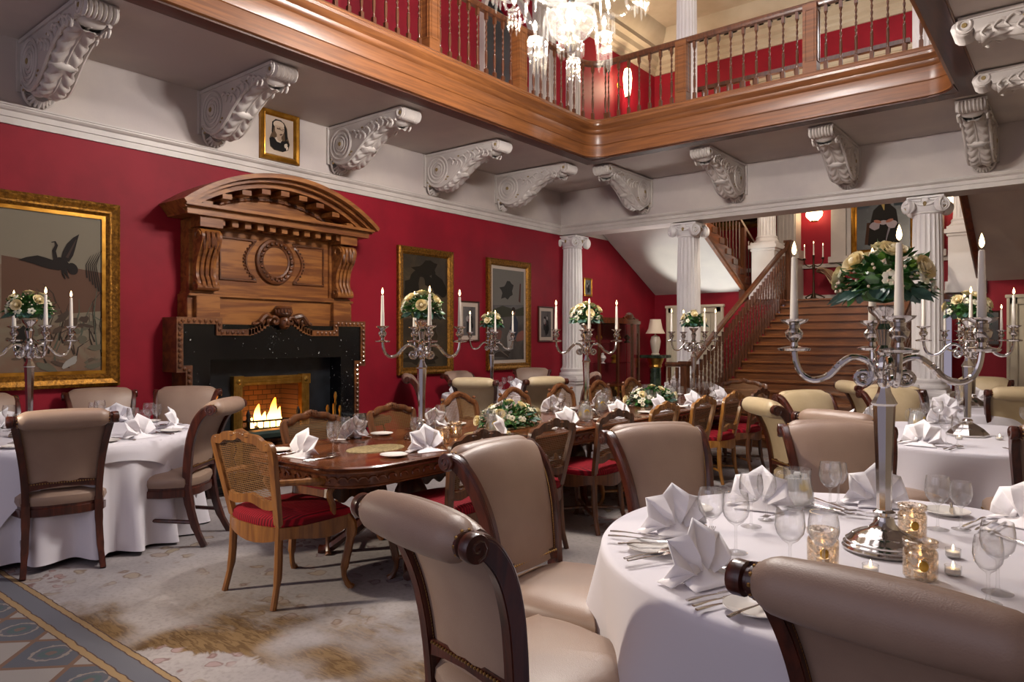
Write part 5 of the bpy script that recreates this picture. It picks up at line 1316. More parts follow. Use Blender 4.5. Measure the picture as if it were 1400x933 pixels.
# running wave scroll carved on the apron
per = []
for k in range(n):
    p, q = Vector((a[k][0], a[k][1], 0)), Vector((a[(k+1) % n][0], a[(k+1) % n][1], 0)); L = (q-p).length; c_ = max(1, int(L/.09))
    for j in range(c_):
        f = (j+.5)/c_
        if L/c_ > .03: per.append((p.lerp(q, f), (q-p).normalized()))
for p, d in per:
    nn = Vector((d.y, -d.x, 0)); m.tube([p+nn*.004+d*(.028*(1-.13*j)*cos(j*.9)-.004*j)+Vector((0, 0, .668+.026*(1-.13*j)*sin(j*.9))) for j in range(7)], [.007]*5+[.005, .003], 5)
m.tube([(x, y, .634) for x, y in a], .008, 6, closed=True)
m.build('carved_apron', M['mahogany'], lt)
for yy in (-2.0, 0, 2.0):
    pd_ = MB().lathe([(.16, .63), (.17, .60), (.09, .57), (.07, .50), (.11, .42), (.12, .36), (.08, .30), (.06, .27), (.10, .24), (.11, .18), (.08, .15)], 18, T(0, yy, 0)).build('pedestal', M['mahogany_leg'], lt)
    for k in range(4):
        an = PI/4+PI/2*k
        MB().tube(spline([(.06*cos(an), yy+.06*sin(an), .26), (.22*cos(an), yy+.22*sin(an), .27), (.42*cos(an), yy+.42*sin(an), .13), (.56*cos(an), yy+.56*sin(an), .035), (.62*cos(an), yy+.62*sin(an), .03)], 5), [.05]*5+[.048]*5+[.036]*5+[.03]*6, 8).build('leg', M['mahogany_leg'], pd_)

# ------------------------------------------------------------------ chairs placed
GN, GM, GF, GL, GW = 'scroll back chairs of the front table', 'scroll back chairs of the middle table', 'scroll back chairs of the far table', 'scroll back chairs under the crane picture', 'scroll back chairs below the tall pictures'
put_chair(CH_B, -.27, 1.385, .14, .99, 'tan leather chair back filling the corner in front of the jars and tealights', GN)
put_chair(CH_B, -1.365, 1.29, .21, .98, 'tan leather chair seen from behind, its carved scroll end facing the camera', GN)
put_chair(CH_B, -1.955, 2.30, 1, .02, 'tan leather chair with pale seat half lit, between the long table and folded napkins', GN)
put_chair(CH_B, -1.70, 3.27, .85, -.53, 'tan leather chair facing the front table, its back before the red cushioned chairs', GN)
put_chair(CH_B, -1.0, 3.98, .42, -.90, 'tan leather chair behind the ice water jug, facing the front table', GN)
put_chair(CH_B, -.01, 4.60, -.30, .95, 'tan leather chair seen from behind at the frame edge, between two white tables', GM)
put_chair(CH_C, -1.80, 5.12, .80, .75, 'cream leather chair turned sideways with padded roll beside the cane chairs', GM)
put_chair(CH_C, -1.82, 6.18, .85, -.5, 'cream leather chair facing the middle table in front of the stairs', GM)
put_chair(CH_B, -1.13, 4.50, .35, .95, 'tan leather chair of which only the roll shows above another chair', GM)
put_chair(CH_C, -1.34, 7.08, .72, -.72, 'cream leather chair behind the tall front candelabrum stem', GM)
put_chair(CH_C, -1.86, 7.86, .85, .60, 'cream leather chair in profile against the lowest stair treads', GF)
put_chair(CH_C, -1.36, 7.42, .30, .95, 'cream leather chair back to back with the middle table chair', GF)
put_chair(CH_B, -1.84, 8.9, 1, -.1, 'tan leather chair by the stair newel and second fluted column', GF)
put_chair(CH_C, -.86, 9.72, 0, -1, 'cream leather chair against the red wall beyond the far table', GF)
put_chair(CH_C, -.40, 7.80, -.35, .90, 'cream leather chair with dark stile before the side door', GF)
put_chair(CH_B, -4.82, 1.66, -.95, .28, 'tan leather chair seen from behind at the table under the crane picture', GL)
put_chair(CH_B, -4.84, 2.72, -.78, -.60, 'tan leather chair in profile between the white cloth and the cane armchair', GL)
put_chair(CH_B, -6.36, 3.20, .74, -.66, 'tan leather chair in front of the marble jamb', GL)
put_chair(CH_B, -6.73, 2.60, 1, -.25, 'tan leather chair against the wall under the crane picture corner', GL)
put_chair(CH_B, -6.73, 1.70, 1, .1, 'tan leather chair behind the silver candelabrum stem under the crane picture', GL)
put_chair(CH_B, -6.60, 6.12, .65, .75, 'tan leather chair in profile under the dark tall landscape', GW)
put_chair(CH_B, -6.62, 7.06, .95, .0, 'tan leather chair against the wall between the two tall pictures', GW)
put_chair(CH_C, -5.30, 5.92, -.42, .90, 'cream leather chair back turned to the long table, nearer the fireplace', GW)
put_chair(CH_B, -6.50, 8.60, .6, -.75, 'tan leather chair against the wall below the pale bordered picture', GW)
put_chair(CH_C, -4.80, 6.62, -.90, .40, 'cream leather chair back turned to the long table, nearer the column', GW)
put_chair(CH_B, -4.98, 8.0, -.80, -.55, 'tan leather chair with its back to the corner column base', GW)

CA = cane_chair(True, False, 'wood_honey'); CA['label'] = 'honey wood cane backed armchair with red ribbed cushion at the long table head'
CA.location = (-3.60, 2.40, 0)
CA2 = dup(CA, (-3.32, 8.55, 0), PI, 'dark cane backed armchair at the stair end of the long table')
for ch_ in CA2.children:
    if ch_.data.materials[0] == M['wood_honey']:
        ch_.data = ch_.data.copy(); ch_.data.materials[0] = M['wood_cane']
SD, SH, SO = Proto(cane_chair(False, False, 'wood_cane')), Proto(cane_chair(False, False, 'wood_honey_lit')), Proto(cane_chair(False, True, 'wood_oval'))
ORD = ['first', 'second', 'third', 'fourth', 'fifth', 'sixth', 'seventh']
NEAR_Y = [3.12, 3.86, 4.68, 5.50, 6.30, 7.02, 7.80]; FAR_Y = [3.17, 3.96, 4.78, 5.59, 6.42, 7.22, 8.0]
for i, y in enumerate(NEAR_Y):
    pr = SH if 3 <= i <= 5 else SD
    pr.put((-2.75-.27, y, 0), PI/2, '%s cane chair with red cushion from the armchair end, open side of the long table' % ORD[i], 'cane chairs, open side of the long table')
for i, y in enumerate(FAR_Y):
    pr = SD if i < 2 else SO
    pr.put((-4.44+.27, y, 0), -PI/2, '%s cane chair from the armchair end, fireplace side of the long table' % ORD[i], 'cane chairs, fireplace side of the long table')

# ------------------------------------------------------------------ candelabra, candles, bouquets
def candelabrum(octo):
    t = thing('candelabrum', '', 'candelabrum')
    if octo: MB().lathe([(.135, 0), (.135, .012), (.10, .05), (.05, .085), (.03, .095)], 8).lathe([(.03, .09), (.036, .105), (.025, .12)], 16).build('foot', M['silver'], t, smooth=20)
    else: MB().lathe([(.125, 0), (.128, .008), (.122, .014), (.124, .020), (.116, .026), (.117, .032), (.108, .038), (.098, .05), (.078, .062), (.05, .072), (.034, .09), (.028, .115), (.034, .122), (.034, .132), (.026, .138)], 32).build('foot', M['silver'], t)
    MB().lathe([(.022, .13), (.026, .30), (.034, .50), (.040, .508), (.022, .545), (.016, .57)], 8).build('stem', M['silver'], t, smooth=20)
    MB().lathe([(.016, .565), (.024, .58), (.02, .595), (.034, .62), (.036, .65), (.022, .675), (.03, .69), (.018, .71), (.024, .74), (.03, .765), (.02, .785), (.024, .805), (.045, .825), (.052, .845), (.046, .845), (.02, .83)], 20).build('centre_cup', M['silver'], t)
    a0 = None
    for k in range(4):
        if a0 is None:
            a = MB().tube(spline([(.062, 0, .598), (.052, 0, .588), (.046, 0, .60), (.052, 0, .616), (.072, 0, .616), (.085, 0, .598), (.075, 0, .578), (.05, 0, .575), (.034, 0, .61), (.05, 0, .655), (.095, 0, .668), (.135, 0, .64), (.17, 0, .60), (.215, 0, .585), (.25, 0, .605), (.268, 0, .645), (.275, 0, .69)], 4), [.006]*8+[.009]*20+[.0105]*12+[.012]*12+[.0105]*9+[.010]*4, 10)
            for (x, z) in ((.135, .642), (.148, .628)): a.lathe([(.006, -.006), (.014, 0), (.006, .006)], 10, T(x, 0, z) @ RY(2.3))
            a.ell((.062, 0, .598), .012, 8, 6)
            a0 = a.build('arm', M['silver'], t)
            s = MB().lathe([(.012, .685), (.05, .69), (.054, .698), (.04, .702), (.014, .706), (.011, .72), (.026, .738), (.03, .755), (.018, .77), (.020, .782), (.042, .795), (.046, .803), (.040, .803), (.013, .795)], 20, T(.275, 0, 0)).build('candle_socket', M['silver'], a0)
        else:
            c = a0.copy(); COL.objects.link(c); c.parent = t; c.rotation_euler = (0, 0, PI/2*k)
            s2 = s.copy(); COL.objects.link(s2); s2.parent = c
    return t
def taper():
    t = MB().lathe([(.0140, 0), (.0128, .06), (.0088, .215), (.007, .22), (0, .221)], 14).build('taper_candle', M['wax']); t['category'] = 'candle'
    MB().tube([(0, 0, .22), (.001, 0, .230)], .0012, 5).build('wick', M['soot'], t)
    MB().lathe([(0, .226), (.006, .233), (.008, .242), (.0062, .255), (.003, .266), (0, .274)], 10).build('flame', M['flame'], t)
    return t
def bouquet(seed, low=False):
    rnd = random.Random(seed); t = thing('bouquet', '', 'flowers')
    fo, gr, li = MB(), MB(), MB()
    def leaf(mb, p, d, L, w):
        d = d.normalized(); s = d.cross(Vector((0, 0, 1)) if abs(d.z) < .9 else Vector((1, 0, 0))).normalized(); u = s.cross(d)
        s = (s*cos(rnd.uniform(-.6, .6))+u*sin(rnd.uniform(-.6, .6))).normalized(); u = s.cross(d)
        mb.add([p, p+d*L*.3+s*w, p+d*L*.65+s*w*.85-u*L*.05, p+d*L-u*L*.15, p+d*L*.65-s*w*.85-u*L*.05, p+d*L*.3-s*w, p+d*L*.35-u*w*.25], [(0, 1, 6), (1, 2, 6), (2, 3, 6), (3, 4, 6), (4, 5, 6), (5, 0, 6)])
    def surf(zmin=-.25):
        while True:
            d = Vector((rnd.gauss(0, 1), rnd.gauss(0, 1), rnd.gauss(.2, .8))).normalized()
            if d.z > zmin: return d
    rx, ry, rz = (.38, .165, .155) if low else (.135, .135, .115)
    zc = .03 if low else .07
    P = lambda d, f=1.0: Vector((d.x*rx*f, d.y*ry*f, zc+d.z*rz*f))
    for k in range(330 if low else 170):
        d = surf(-.3); leaf(fo, P(d, rnd.uniform(.5, .95)), d+Vector((rnd.uniform(-.6, .6), rnd.uniform(-.6, .6), rnd.uniform(-.5, .3))), rnd.uniform(.035, .06), rnd.uniform(.010, .018))
    for k in range(34):
        d = surf(-.5); d.z = abs(d.z)*.2-.25 if not low else d.z; leaf(gr, P(d, .8), d+Vector((0, 0, -.25)), rnd.uniform(.05, .085), rnd.uniform(.018, .026))
    for k in range(20):
        d = surf(.0); leaf(li, P(d, .8), d, rnd.uniform(.03, .05), .012)
    fo.lathe([(0, zc-.06), (.06, zc-.05), (.09, zc), (.05, zc+.06), (0, zc+.07)], 10, SCL(rx/.135, ry/.135, 1))
    fo.build('foliage', M['leaf'], t, smooth=0); gr.build('eucalyptus_leaves', M['leaf_grey'], t, smooth=0); li.build('lime_sprigs', M['leaf_lime'], t, smooth=0)
    def rose(r):
        b = MB(); b.ell((0, 0, r*.35), (r*.45, r*.45, r*.6), 8, 6)
        for ring, (n, rr_, h, op) in enumerate(((4, .5, 1.0, .1), (5, .75, .9, .3), (6, 1.0, .7, .6))):
            for k in range(n):
                a = 2*PI*k/n+ring*.5
                def pet(u, v, a=a, rr_=rr_, h=h, op=op, n=n):
                    t_ = a+(u-.5)*2*PI/n*1.5; q = r*rr_*(.35+.65*v**.6)+r*op*v**4*.35; return (q*cos(t_), q*sin(t_), r*h*(v-.15-.25*(2*u-1)**2*v))
                b.grid(pet, 5, 4)
        return b
    rs = rose(.034).build('rose', M['rose'], t); k = 0
    dirs = [Vector((.1, -.5, .8)), Vector((.65, -.6, .35)), Vector((-.6, -.45, .5)), Vector((-.2, .6, .6)), Vector((.6, .5, .4)), Vector((-.75, .3, .2)), Vector((0, 0, 1))]
    for d in dirs:
        d = d.normalized(); o = rs if k == 0 else rs.copy()
        if k: COL.objects.link(o); o.parent = t
        o.location = P(d, 1.0); o.rotation_mode = 'QUATERNION'; o.rotation_quaternion = d.to_track_quat('Z', 'Y'); k += 1
    bl = MB()
    for k in range(5): bl.ell((.012*cos(1.257*k), .012*sin(1.257*k), .004), (.010, .010, .005), 6, 4)
    b0 = bl.build('blossom', M['blossom'], t)
    for k in range(34 if low else 13):
        d = surf(-.1); o = b0 if k == 0 else b0.copy()
        if k: COL.objects.link(o); o.parent = t
        o.location = P(d, 1.0); o.rotation_mode = 'QUATERNION'; o.rotation_quaternion = d.to_track_quat('Z', 'Y'); o.scale = (1.25,)*3
    bd = MB()
    for k in range(60): d = surf(-.2); bd.ell(P(d, rnd.uniform(.98, 1.1)), .0055, 5, 4)
    tag(bd.build('berry_buds', M['bud'], t, smooth=60), kind='stuff')
    return t
CAND, CANDO, TAP = Proto(candelabrum(False)), Proto(candelabrum(True)), Proto(taper())
BQ = [Proto(bouquet(3)), Proto(bouquet(11))]; BL = Proto(bouquet(21, True))
cl = [(TN, 19, CAND, 'on the round table with the jars', 'front', 0), (TM, 10, CANDO, 'on the middle white table', 'middle', 1), (TF, 32, CANDO, 'on the far white table by the column', 'far', 0),
      ((-5.88, 1.80), 93, CAND, 'under the crane picture', 'crane picture', 1), ((-5.83, 6.86), 50, CAND, 'before the pale bordered picture', 'bordered picture', 0),
      ((-3.62, 3.50), 57, CAND, 'on the long table end by the fireplace', 'hearth end', 0), ((-3.50, 5.45), 38, CAND, 'halfway along the long table', 'long table middle', 1), ((-3.50, 7.75), 50, CAND, 'on the long table end near the stairs', 'stair end', 0)]
for i, (c, deg, pr, lb, sh, bq) in enumerate(cl):
    z = .7565 if i < 5 else .7505
    zs = .945 if i == 0 else .985
    pr.put((c[0], c[1], z), math.radians(deg), 'tall four armed silver candelabrum '+lb, 'silver candelabra').scale = (1, 1, zs)
    BQ[bq].put((c[0], c[1], z+.845*zs), math.radians(deg+20*i), 'round bouquet of cream roses topping the candelabrum '+lb, 'candelabrum bouquets')
    for k in range(4):
        a = math.radians(deg)+PI/2*k; nm = ['open side arm', 'stair side arm', 'fireplace wall side arm', 'entrance side arm'][int(round(a/(PI/2))) % 4]
        TAP.put((c[0]+.275*cos(a), c[1]+.275*sin(a), z+.796*zs), 0, 'lit white taper on the %s of the %s candelabrum' % (nm, sh), 'lit taper candles')
BL.put((-3.57, 4.42, .756), PI/2+.1, 'low arrangement of green leaves and cream roses between two candelabra, fireplace half of table', 'low table arrangements')
BL.put((-3.57, 6.85, .756), PI/2-.2, 'low arrangement of green leaves and cream roses, stair half of the long table', 'low table arrangements')
# three candles of the bronze candelabrum on the landing
for dx, dz, lb in ((-.17, .83, 'outer'), (.17, .83, 'stair side'), (0, .88, 'middle')):
    TAP.put((-4.0+dx, 14.3, ZL+dz), 0, 'small lit candle in the %s branch of the bronze landing candelabrum' % lb, 'landing candles')
# ------------------------------------------------------------------ tableware
def wine(h, r):
    t = MB().lathe([(r*.86, .001), (r*.88, .003), (r*.5, .006), (.006, .012), (.0042, .025), (.004, h*.42), (.006, h*.46), (r*.55, h*.52), (r*.88, h*.62), (r, h*.73), (r*.96, h*.88), (r*.86, h), (r*.84, h), (r*.94, h*.88), (r*.975, h*.73), (r*.86, h*.625), (r*.52, h*.535), (0, h*.49)], 24)
    o = t.build('wine_glass', M['glass'], smooth=60); o['category'] = 'glass'; return o
def napkin():
    m = MB(); R = [.125, .150, .168, .158, .130]; n = len(R)-1
    vs = []; fs = []
    # wide pleats fanning up from a pinched foot, then a loose flap spread on the table
    for k in range(2*n+1):
        a = math.radians(8+164*k/(2*n)); i = k/2; r = R[int(i)]*(1-(i-int(i)))+R[min(n, int(i)+1)]*(i-int(i))
        out = k % 2; r *= .88 if out else 1.0
        y = -.050 if out else .026
        for f in (.16, .55, .85, 1.0):
            vs.append((r*f*1.02*cos(a), (y*(1.25*f*(1.15-f)+.25*f)+.030*f*f*sin(a)), max(.003, r*f*sin(a)*.98+.002)))
    for k in range(2*n):
        for j in range(3): fs.append((k*4+j, (k+1)*4+j, (k+1)*4+j+1, k*4+j+1))
    m.add(vs, fs)
    m.grid(lambda u, v: (-.10+.20*u+.03*v*(1-2*u), -.075+.09*v, .003+.05*v*v*(1-abs(2*u-1))+.010*sin(PI*u*3)**2*v), 9, 5)
    m.grid(lambda u, v: (-.135+.11*u, -.02+.06*v, .004+.055*u*(1-.5*abs(2*v-1))), 5, 5)
    o = m.build('napkin', M['napkin'], smooth=48); o['category'] = 'napkin'
    s = o.modifiers.new('thick', 'SOLIDIFY'); s.thickness = .0028
    return o
def plate():
    o = MB().lathe([(.0, .004), (.045, .004), (.052, .007), (.078, .014), (.082, .016), (.083, .014), (.055, .003), (.048, 0), (0, 0)], 32).build('side_plate', M['china'], smooth=50); o['category'] = 'plate'; return o
def handle(m, x0, x1):
    m.tube([(x0, 0, .004), (x0+.02, 0, .005), ((x0+x1)/2, 0, .006), (x1, 0, .004)], [.0065, .0075, .005, .003], 8, T(0, 0, 0), sec=[(.45*cos(2*PI*k/8), cos(0)*sin(2*PI*k/8)) for k in range(8)], up=(0, 0, 1))
def knife():
    m = MB(); handle(m, -.11, 0); m.add([(0, -.007, .0045), (.08, -.009, .0045), (.115, -.004, .0045), (.118, .004, .0045), (0, .004, .0045), (0, -.007, .006), (.08, -.009, .0055), (.115, -.004, .005), (.118, .004, .0055), (0, .004, .0065)], [(0, 1, 2, 3, 4), (9, 8, 7, 6, 5), (0, 5, 6, 1), (1, 6, 7, 2), (2, 7, 8, 3), (3, 8, 9, 4), (4, 9, 5, 0)])
    o = m.build('table_knife', M['cutlery']); o['category'] = 'knife'; return o
def fork():
    m = MB(); handle(m, -.11, .02); m.grid(lambda u, v: (.02+.035*v, (u-.5)*(.008+.018*v**.6), .005+.006*sin(PI*v*.5)), 5, 6)
    for k in range(4): m.tube([(.054, -.0098+.0065*k, .011), (.08, -.0098+.0065*k, .009), (.098, -.0098+.0065*k, .013)], [.0022, .0018, .001], 5)
    o = m.build('table_fork', M['cutlery'], smooth=60); o['category'] = 'fork'; return o
def spoon():
    m = MB(); handle(m, -.11, .03); m.ell((.062, 0, .008), (.034, .021, .006), 14, 8)
    o = m.build('spoon', M['cutlery'], smooth=60); o['category'] = 'spoon'; return o
WB, WS, NP, PL, KN, FK, SP = Proto(wine(.195, .043)), Proto(wine(.175, .036)), Proto(napkin()), Proto(plate()), Proto(knife()), Proto(fork()), Proto(spoon())
def jar():
    t = thing('candle_jar', '', 'candle holder')
    MB().lathe([(.040, .0), (.045, .006), (.046, .075), (.042, .083), (.038, .088), (.046, .094), (.047, .108), (.044, .110), (.043, .098), (.036, .088), (.043, .074), (.042, .008), (0, .006)], 24).build('jar_body', M['jar_glass'], t, smooth=60)
    h = MB().ell((0, -.047, .045), (.013, .004, .016), 10, 7); h.build('heart_medallion', M['ornament_gold'], t)
    MB().lathe([(.018, .007), (.018, .02), (0, .021)], 12).build('candle', M['wax'], t)
    MB().lathe([(0, .022), (.005, .030), (.004, .040), (0, .05)], 8).build('flame', M['tealight_flame'], t)
    return t
def tealight():
    t = thing('tealight', '', 'candle')
    MB().lathe([(.021, 0), (.022, .001), (.023, .024), (.0215, .024), (.0205, .004), (0, .003)], 20).build('glass_cup', M['glass'], t, smooth=60)
    MB().lathe([(.0195, .004), (.0195, .015), (.016, .0165), (0, .016)], 16).build('wax', M['wax'], t)
    MB().lathe([(0, .017), (.0035, .022), (.003, .03), (0, .038)], 8).build('flame', M['tealight_flame'], t)
    return t
def jug():
    t = thing('water_jug', '', 'jug')
    MB().lathe([(.058, 0), (.064, .006), (.066, .03), (.064, .06), (.057, .095), (.053, .12), (.056, .155), (.053, .155), (.050, .12), (.054, .095), (.061, .06), (.062, .03), (.058, .012), (0, .010)], 28).build('jug_body', M['glass'], t, smooth=60)
    MB().tube(spline([(0, .052, .14), (0, .09, .14), (0, .105, .10), (0, .09, .06), (0, .063, .05)], 5), .007, 8).build('handle', M['glass'], t)
    w = MB().lathe([(0, .012), (.056, .013), (.060, .03), (.059, .06), (.052, .095), (.049, .118), (0, .119)], 24); rnd = random.Random(1)
    for k in range(14):
        a = k*2.4; r = .034*math.sqrt(((k*7) % 14)/14)
        w.box((0, 0, 0), (.024, .024, .024), T(r*cos(a), r*sin(a), .118+rnd.uniform(-.012, .010)) @ RZ(k) @ RX(k*.7))
    w.build('iced_water', M['iced_water'], t)
    for k, (a, z) in enumerate(((-2.5, .055), (-1.2, .075))):
        MB().lathe([(.022, -.003), (.024, 0), (.022, .003)], 18, T(.050*cos(a), .050*sin(a), z) @ RZ(a) @ RY(PI/2+.1)).build('lemon_slice', M['lemon'], t)
    return t
def mat_():
    o = MB().lathe([(0, .004), (.15, .005), (.165, .004), (.168, .0)], 36, SCL(1.25, .85, 1)).build('woven_mat', M['straw']); o['category'] = 'table mat'; return o
JAR, TEA, JUG, MATT = Proto(jar()), Proto(tealight()), Proto(jug()), Proto(mat_())
def L4(p, x, y):      # local frame of a place: y towards the table centre
    (cx, cy, dx, dy) = p; return (cx+dy*x+dx*y, cy-dx*x+dy*y)
def setting(p, seat, z, grp, items='nwkfsp', face=None, rnd=random.Random(7)):
    """p = (edge x, edge y, dir x, dir y): dir points from the diner to the table centre"""
    a = math.atan2(p[3], p[2])
    def put(pr, x, y, rot, lb, g):
        q = L4(p, x, y); pr.put((q[0], q[1], z+(.0005)), rot, lb+' '+seat, g+' '+grp)
    j = lambda s=.012: rnd.uniform(-s, s)
    if 'n' in items: put(NP, j(), .13+j(), a-PI/2+j(.5), 'white folded napkin', 'napkins')
    if 'w' in items:
        put(WB, .06+j(), .29+j(), 0, 'larger wine glass', 'wine glasses'); put(WS, .15+j(), .25+j(), 0, 'smaller wine glass', 'wine glasses')
    if 'k' in items:
        put(KN, .155, .13, a, 'silver table knife', 'table knives')
    if 's' in items: put(SP, .185, .13, a, 'silver soup spoon', 'spoons')
    if 'f' in items:
        put(FK, -.155, .13, a, 'silver dinner fork', 'forks')
        if 'F' in items: put(FK, -.185, .12, a, 'silver starter fork', 'forks')
    if 'p' in items: put(PL, -.27, .14+j(), 0, 'white side plate', 'side plates')
def toward(c, x, y, r):
    d = Vector((c[0]-x, c[1]-y)); d.normalize(); return (c[0]-d.x*r, c[1]-d.y*r, d.x, d.y)
ZC, ZL_ = .7565, .7505
# front table: pieces standing where the photograph shows them
def put_at(pr, px, py, rz, lb, g, z=ZC):
    q = at(px, py, z); pr.put((q[0], q[1], z+.0005), rz, lb, g)
GNT = 'on the front table'
put_at(NP, 925, 727, .9, 'white folded napkin in front of the half lit tan chair', 'napkins '+GNT)
put_at(NP, 960, 792, 1.2, 'white folded napkin between the scroll end chair and the front chair', 'napkins '+GNT)
put_at(NP, 1040, 694, .2, 'white folded napkin behind the pair of glasses by the jug', 'napkins '+GNT)
put_at(NP, 1200, 690, .5, 'white folded napkin spread behind the candelabrum foot', 'napkins '+GNT)
put_at(NP, 1402, 718, -.4, 'white folded napkin cut by the picture edge beyond the knives', 'napkins '+GNT)
for i, (px, py, pr, lb) in enumerate(((972, 749, WB, 'wine glass standing next to the upright soup spoon'), (1006, 757, WB, 'wine glass between the soup spoon and the jug'), (1027, 721, WB, 'wine glass beside the napkin by the jug, larger of its pair'), (1048, 712, WS, 'wine glass overlapping its larger twin between napkin and jug'),
    (1135, 699, WB, 'wine glass between jug and candelabrum stem, larger of its pair'), (1146, 690, WS, 'wine glass between jug and candelabrum stem, smaller of its pair'), (1080, 786, WB, 'wine glass in front of the jug above the front chair back'), (1126, 794, WB, 'wine glass before the candle jar that stands by the jug'),
    (1282, 725, WB, 'wine glass behind the pair of jars, larger of its pair'), (1314, 725, WS, 'wine glass behind the tealights, smaller of its pair'), (1351, 826, WS, 'wine glass beside the front chair back, smaller of its pair'), (1364, 812, WB, 'wine glass beside the front chair back, larger of its pair'))):
    put_at(pr, px, py, 0, lb, 'wine glasses '+GNT)
put_at(PL, 892, 752, 0, 'white side plate with butter knife beside the napkin of the scroll end chair', 'side plates '+GNT)
put_at(PL, 946, 699, 0, 'white side plate before the tan chair facing the table', 'side plates '+GNT)
put_at(PL, 1034, 836, 0, 'white side plate tucked beside the front chair back', 'side plates '+GNT)
put_at(PL, 1294, 703, 0, 'white side plate behind the larger glass pair', 'side plates '+GNT)
def cut(pr, px, py, tx, ty, lb, g):
    a = at(px, py, ZC); b = at(tx, ty, ZC); rz = math.atan2(b[1]-a[1], b[0]-a[0])
    z = ZC+.001
    if 'side plate' in lb: z += .013
    pr.put(((a[0]+b[0])/2, (a[1]+b[1])/2, z), rz, lb, g)
cut(KN, 850, 735, 905, 741, 'silver knife above the side plate of the scroll end chair', 'table knives '+GNT)
cut(KN, 847, 741, 905, 746, 'second silver knife by the side plate of the scroll end chair', 'table knives '+GNT)
cut(KN, 855, 751, 925, 750, 'silver butter knife resting on the side plate, scroll end chair', 'butter knives '+GNT)
cut(FK, 870, 769, 915, 761, 'silver fork below the side plate of the scroll end chair', 'forks '+GNT)
cut(FK, 876, 772, 922, 765, 'second silver fork below the side plate of the scroll end chair', 'forks '+GNT)
cut(SP, 950, 746, 963, 714, 'silver soup spoon standing between napkin and wine glasses', 'spoons '+GNT)
cut(FK, 962, 748, 976, 722, 'silver fork beside the soup spoon and wine glass', 'forks '+GNT)
cut(KN, 952, 821, 1012, 808, 'silver knife before the front chair, highest of three', 'table knives '+GNT)
cut(KN, 960, 828, 1018, 813, 'silver knife before the front chair, between two others', 'table knives '+GNT)
cut(KN, 968, 833, 1024, 820, 'silver knife before the front chair, lowest of three', 'table knives '+GNT)
cut(SP, 1018, 806, 982, 770, 'silver soup spoon before the front chair and folded napkin', 'spoons '+GNT)
cut(FK, 1022, 843, 1042, 835, 'silver fork resting on the side plate, front chair', 'forks '+GNT)
cut(FK, 1218, 706, 1166, 702, 'silver fork lying before the spread napkin', 'forks '+GNT)
cut(FK, 1214, 711, 1170, 707, 'second silver fork lying before the spread napkin', 'forks '+GNT)
cut(KN, 1110, 682, 1155, 697, 'silver knife behind the small glass between jug and candelabrum', 'table knives '+GNT)
cut(SP, 1106, 690, 1150, 702, 'silver spoon behind the glass pair between jug and candelabrum', 'spoons '+GNT)
cut(KN, 1300, 692, 1302, 712, 'silver knife resting on the side plate behind the glass pair', 'table knives '+GNT)
cut(KN, 1345, 710, 1318, 722, 'silver knife beside the small glass behind the tealights, first of three', 'table knives '+GNT)
cut(KN, 1362, 714, 1336, 726, 'silver knife beside the small glass behind the tealights, second of three', 'table knives '+GNT)
cut(KN, 1376, 716, 1352, 730, 'silver knife beside the small glass behind the tealights, third of three', 'table knives '+GNT)
cut(FK, 1400, 745, 1350, 728, 'silver fork below the three knives at the picture edge', 'forks '+GNT)
cut(FK, 1075, 700, 1042, 712, 'silver fork between the jug and the napkin', 'forks '+GNT)
for px, py, lb in ((1090, 692, 'glass jug of iced water with lemon slices on the front table'),):
    put_at(JUG, px, py, 2.5, lb, 'water jugs')
for px, py, lb in ((1125, 772, 'mercury glass candle jar behind two wine glasses'), (1247, 733, 'mercury glass candle jar touching the candelabrum foot from behind'), (1258, 790, 'mercury glass candle jar with heart in front of the candelabrum foot')):
    put_at(JAR, px, py, .35, lb, 'candle jars')
for px, py, lb in ((1181, 738, 'lit tealight behind the candelabrum foot beside the forks'), (1190, 783, 'lit tealight in front of the candelabrum foot'), (1303, 761, 'lit tealight beyond the front jar, upper of two'), (1303, 785, 'lit tealight beside the front jar, lower of two')):
    put_at(TEA, px, py, 0, lb, 'tealights '+GNT)
# middle, far and wall tables
def ringset(c, r, angs, names, tb, grp, items):
    for a, nm in zip(angs, names):
        a = math.radians(a); setting((c[0]+r*cos(a), c[1]+r*sin(a), -cos(a), -sin(a)), nm+' '+tb, ZC, grp, items)
ringset(TM, .90, (200, 155, 258, 305, 110, 50), ('facing the sideways cream chair,', 'facing the cream chair before the stairs,', 'facing the front table,', 'at the picture edge,', 'facing the far table,', 'beside the side door,'), 'middle white table', 'on the middle table', 'nwkfs')
ringset(TF, .86, (205, 160, 258, 305, 95, 40), ('facing the chair on the stair treads,', 'by the newel chair,', 'facing the middle table,', 'before the dark stile chair,', 'by the red wall chair,', 'close to the side door,'), 'far white table', 'on the far table', 'nwkf')
ringset(TL, .82, (20, 340, 65, 200, 130, 300), ('by the profile chair,', 'facing the chair seen from behind,', 'facing the marble jamb,', 'behind the candelabrum stem,', 'below the crane picture corner,', 'at the picture edge,'), 'crane picture table', 'on the crane picture table', 'nwkfsp')
ringset(TW, .76, (225, 290, 330, 180, 110, 45), ('close to the dark landscape,', 'behind the first cream chair,', 'behind the second cream chair,', 'between the two tall pictures,', 'below the bordered picture,', 'by the corner column,'), 'tall pictures table', 'on the tall pictures table', 'nwkf')
for c, nm in ((TM, 'middle'), (TF, 'far'), (TL, 'crane picture'), (TW, 'tall pictures')):
    for k, (dx, dy, w) in enumerate(((.20, -.13, 'camera side of the foot'), (-.16, -.20, 'stair side of the foot'), (-.02, -.28, 'just before the foot'))):
        TEA.put((c[0]+dx, c[1]+dy, ZC+.0005), 0, 'lit tealight on the %s table, %s' % (nm, w), 'tealights on the other round tables')
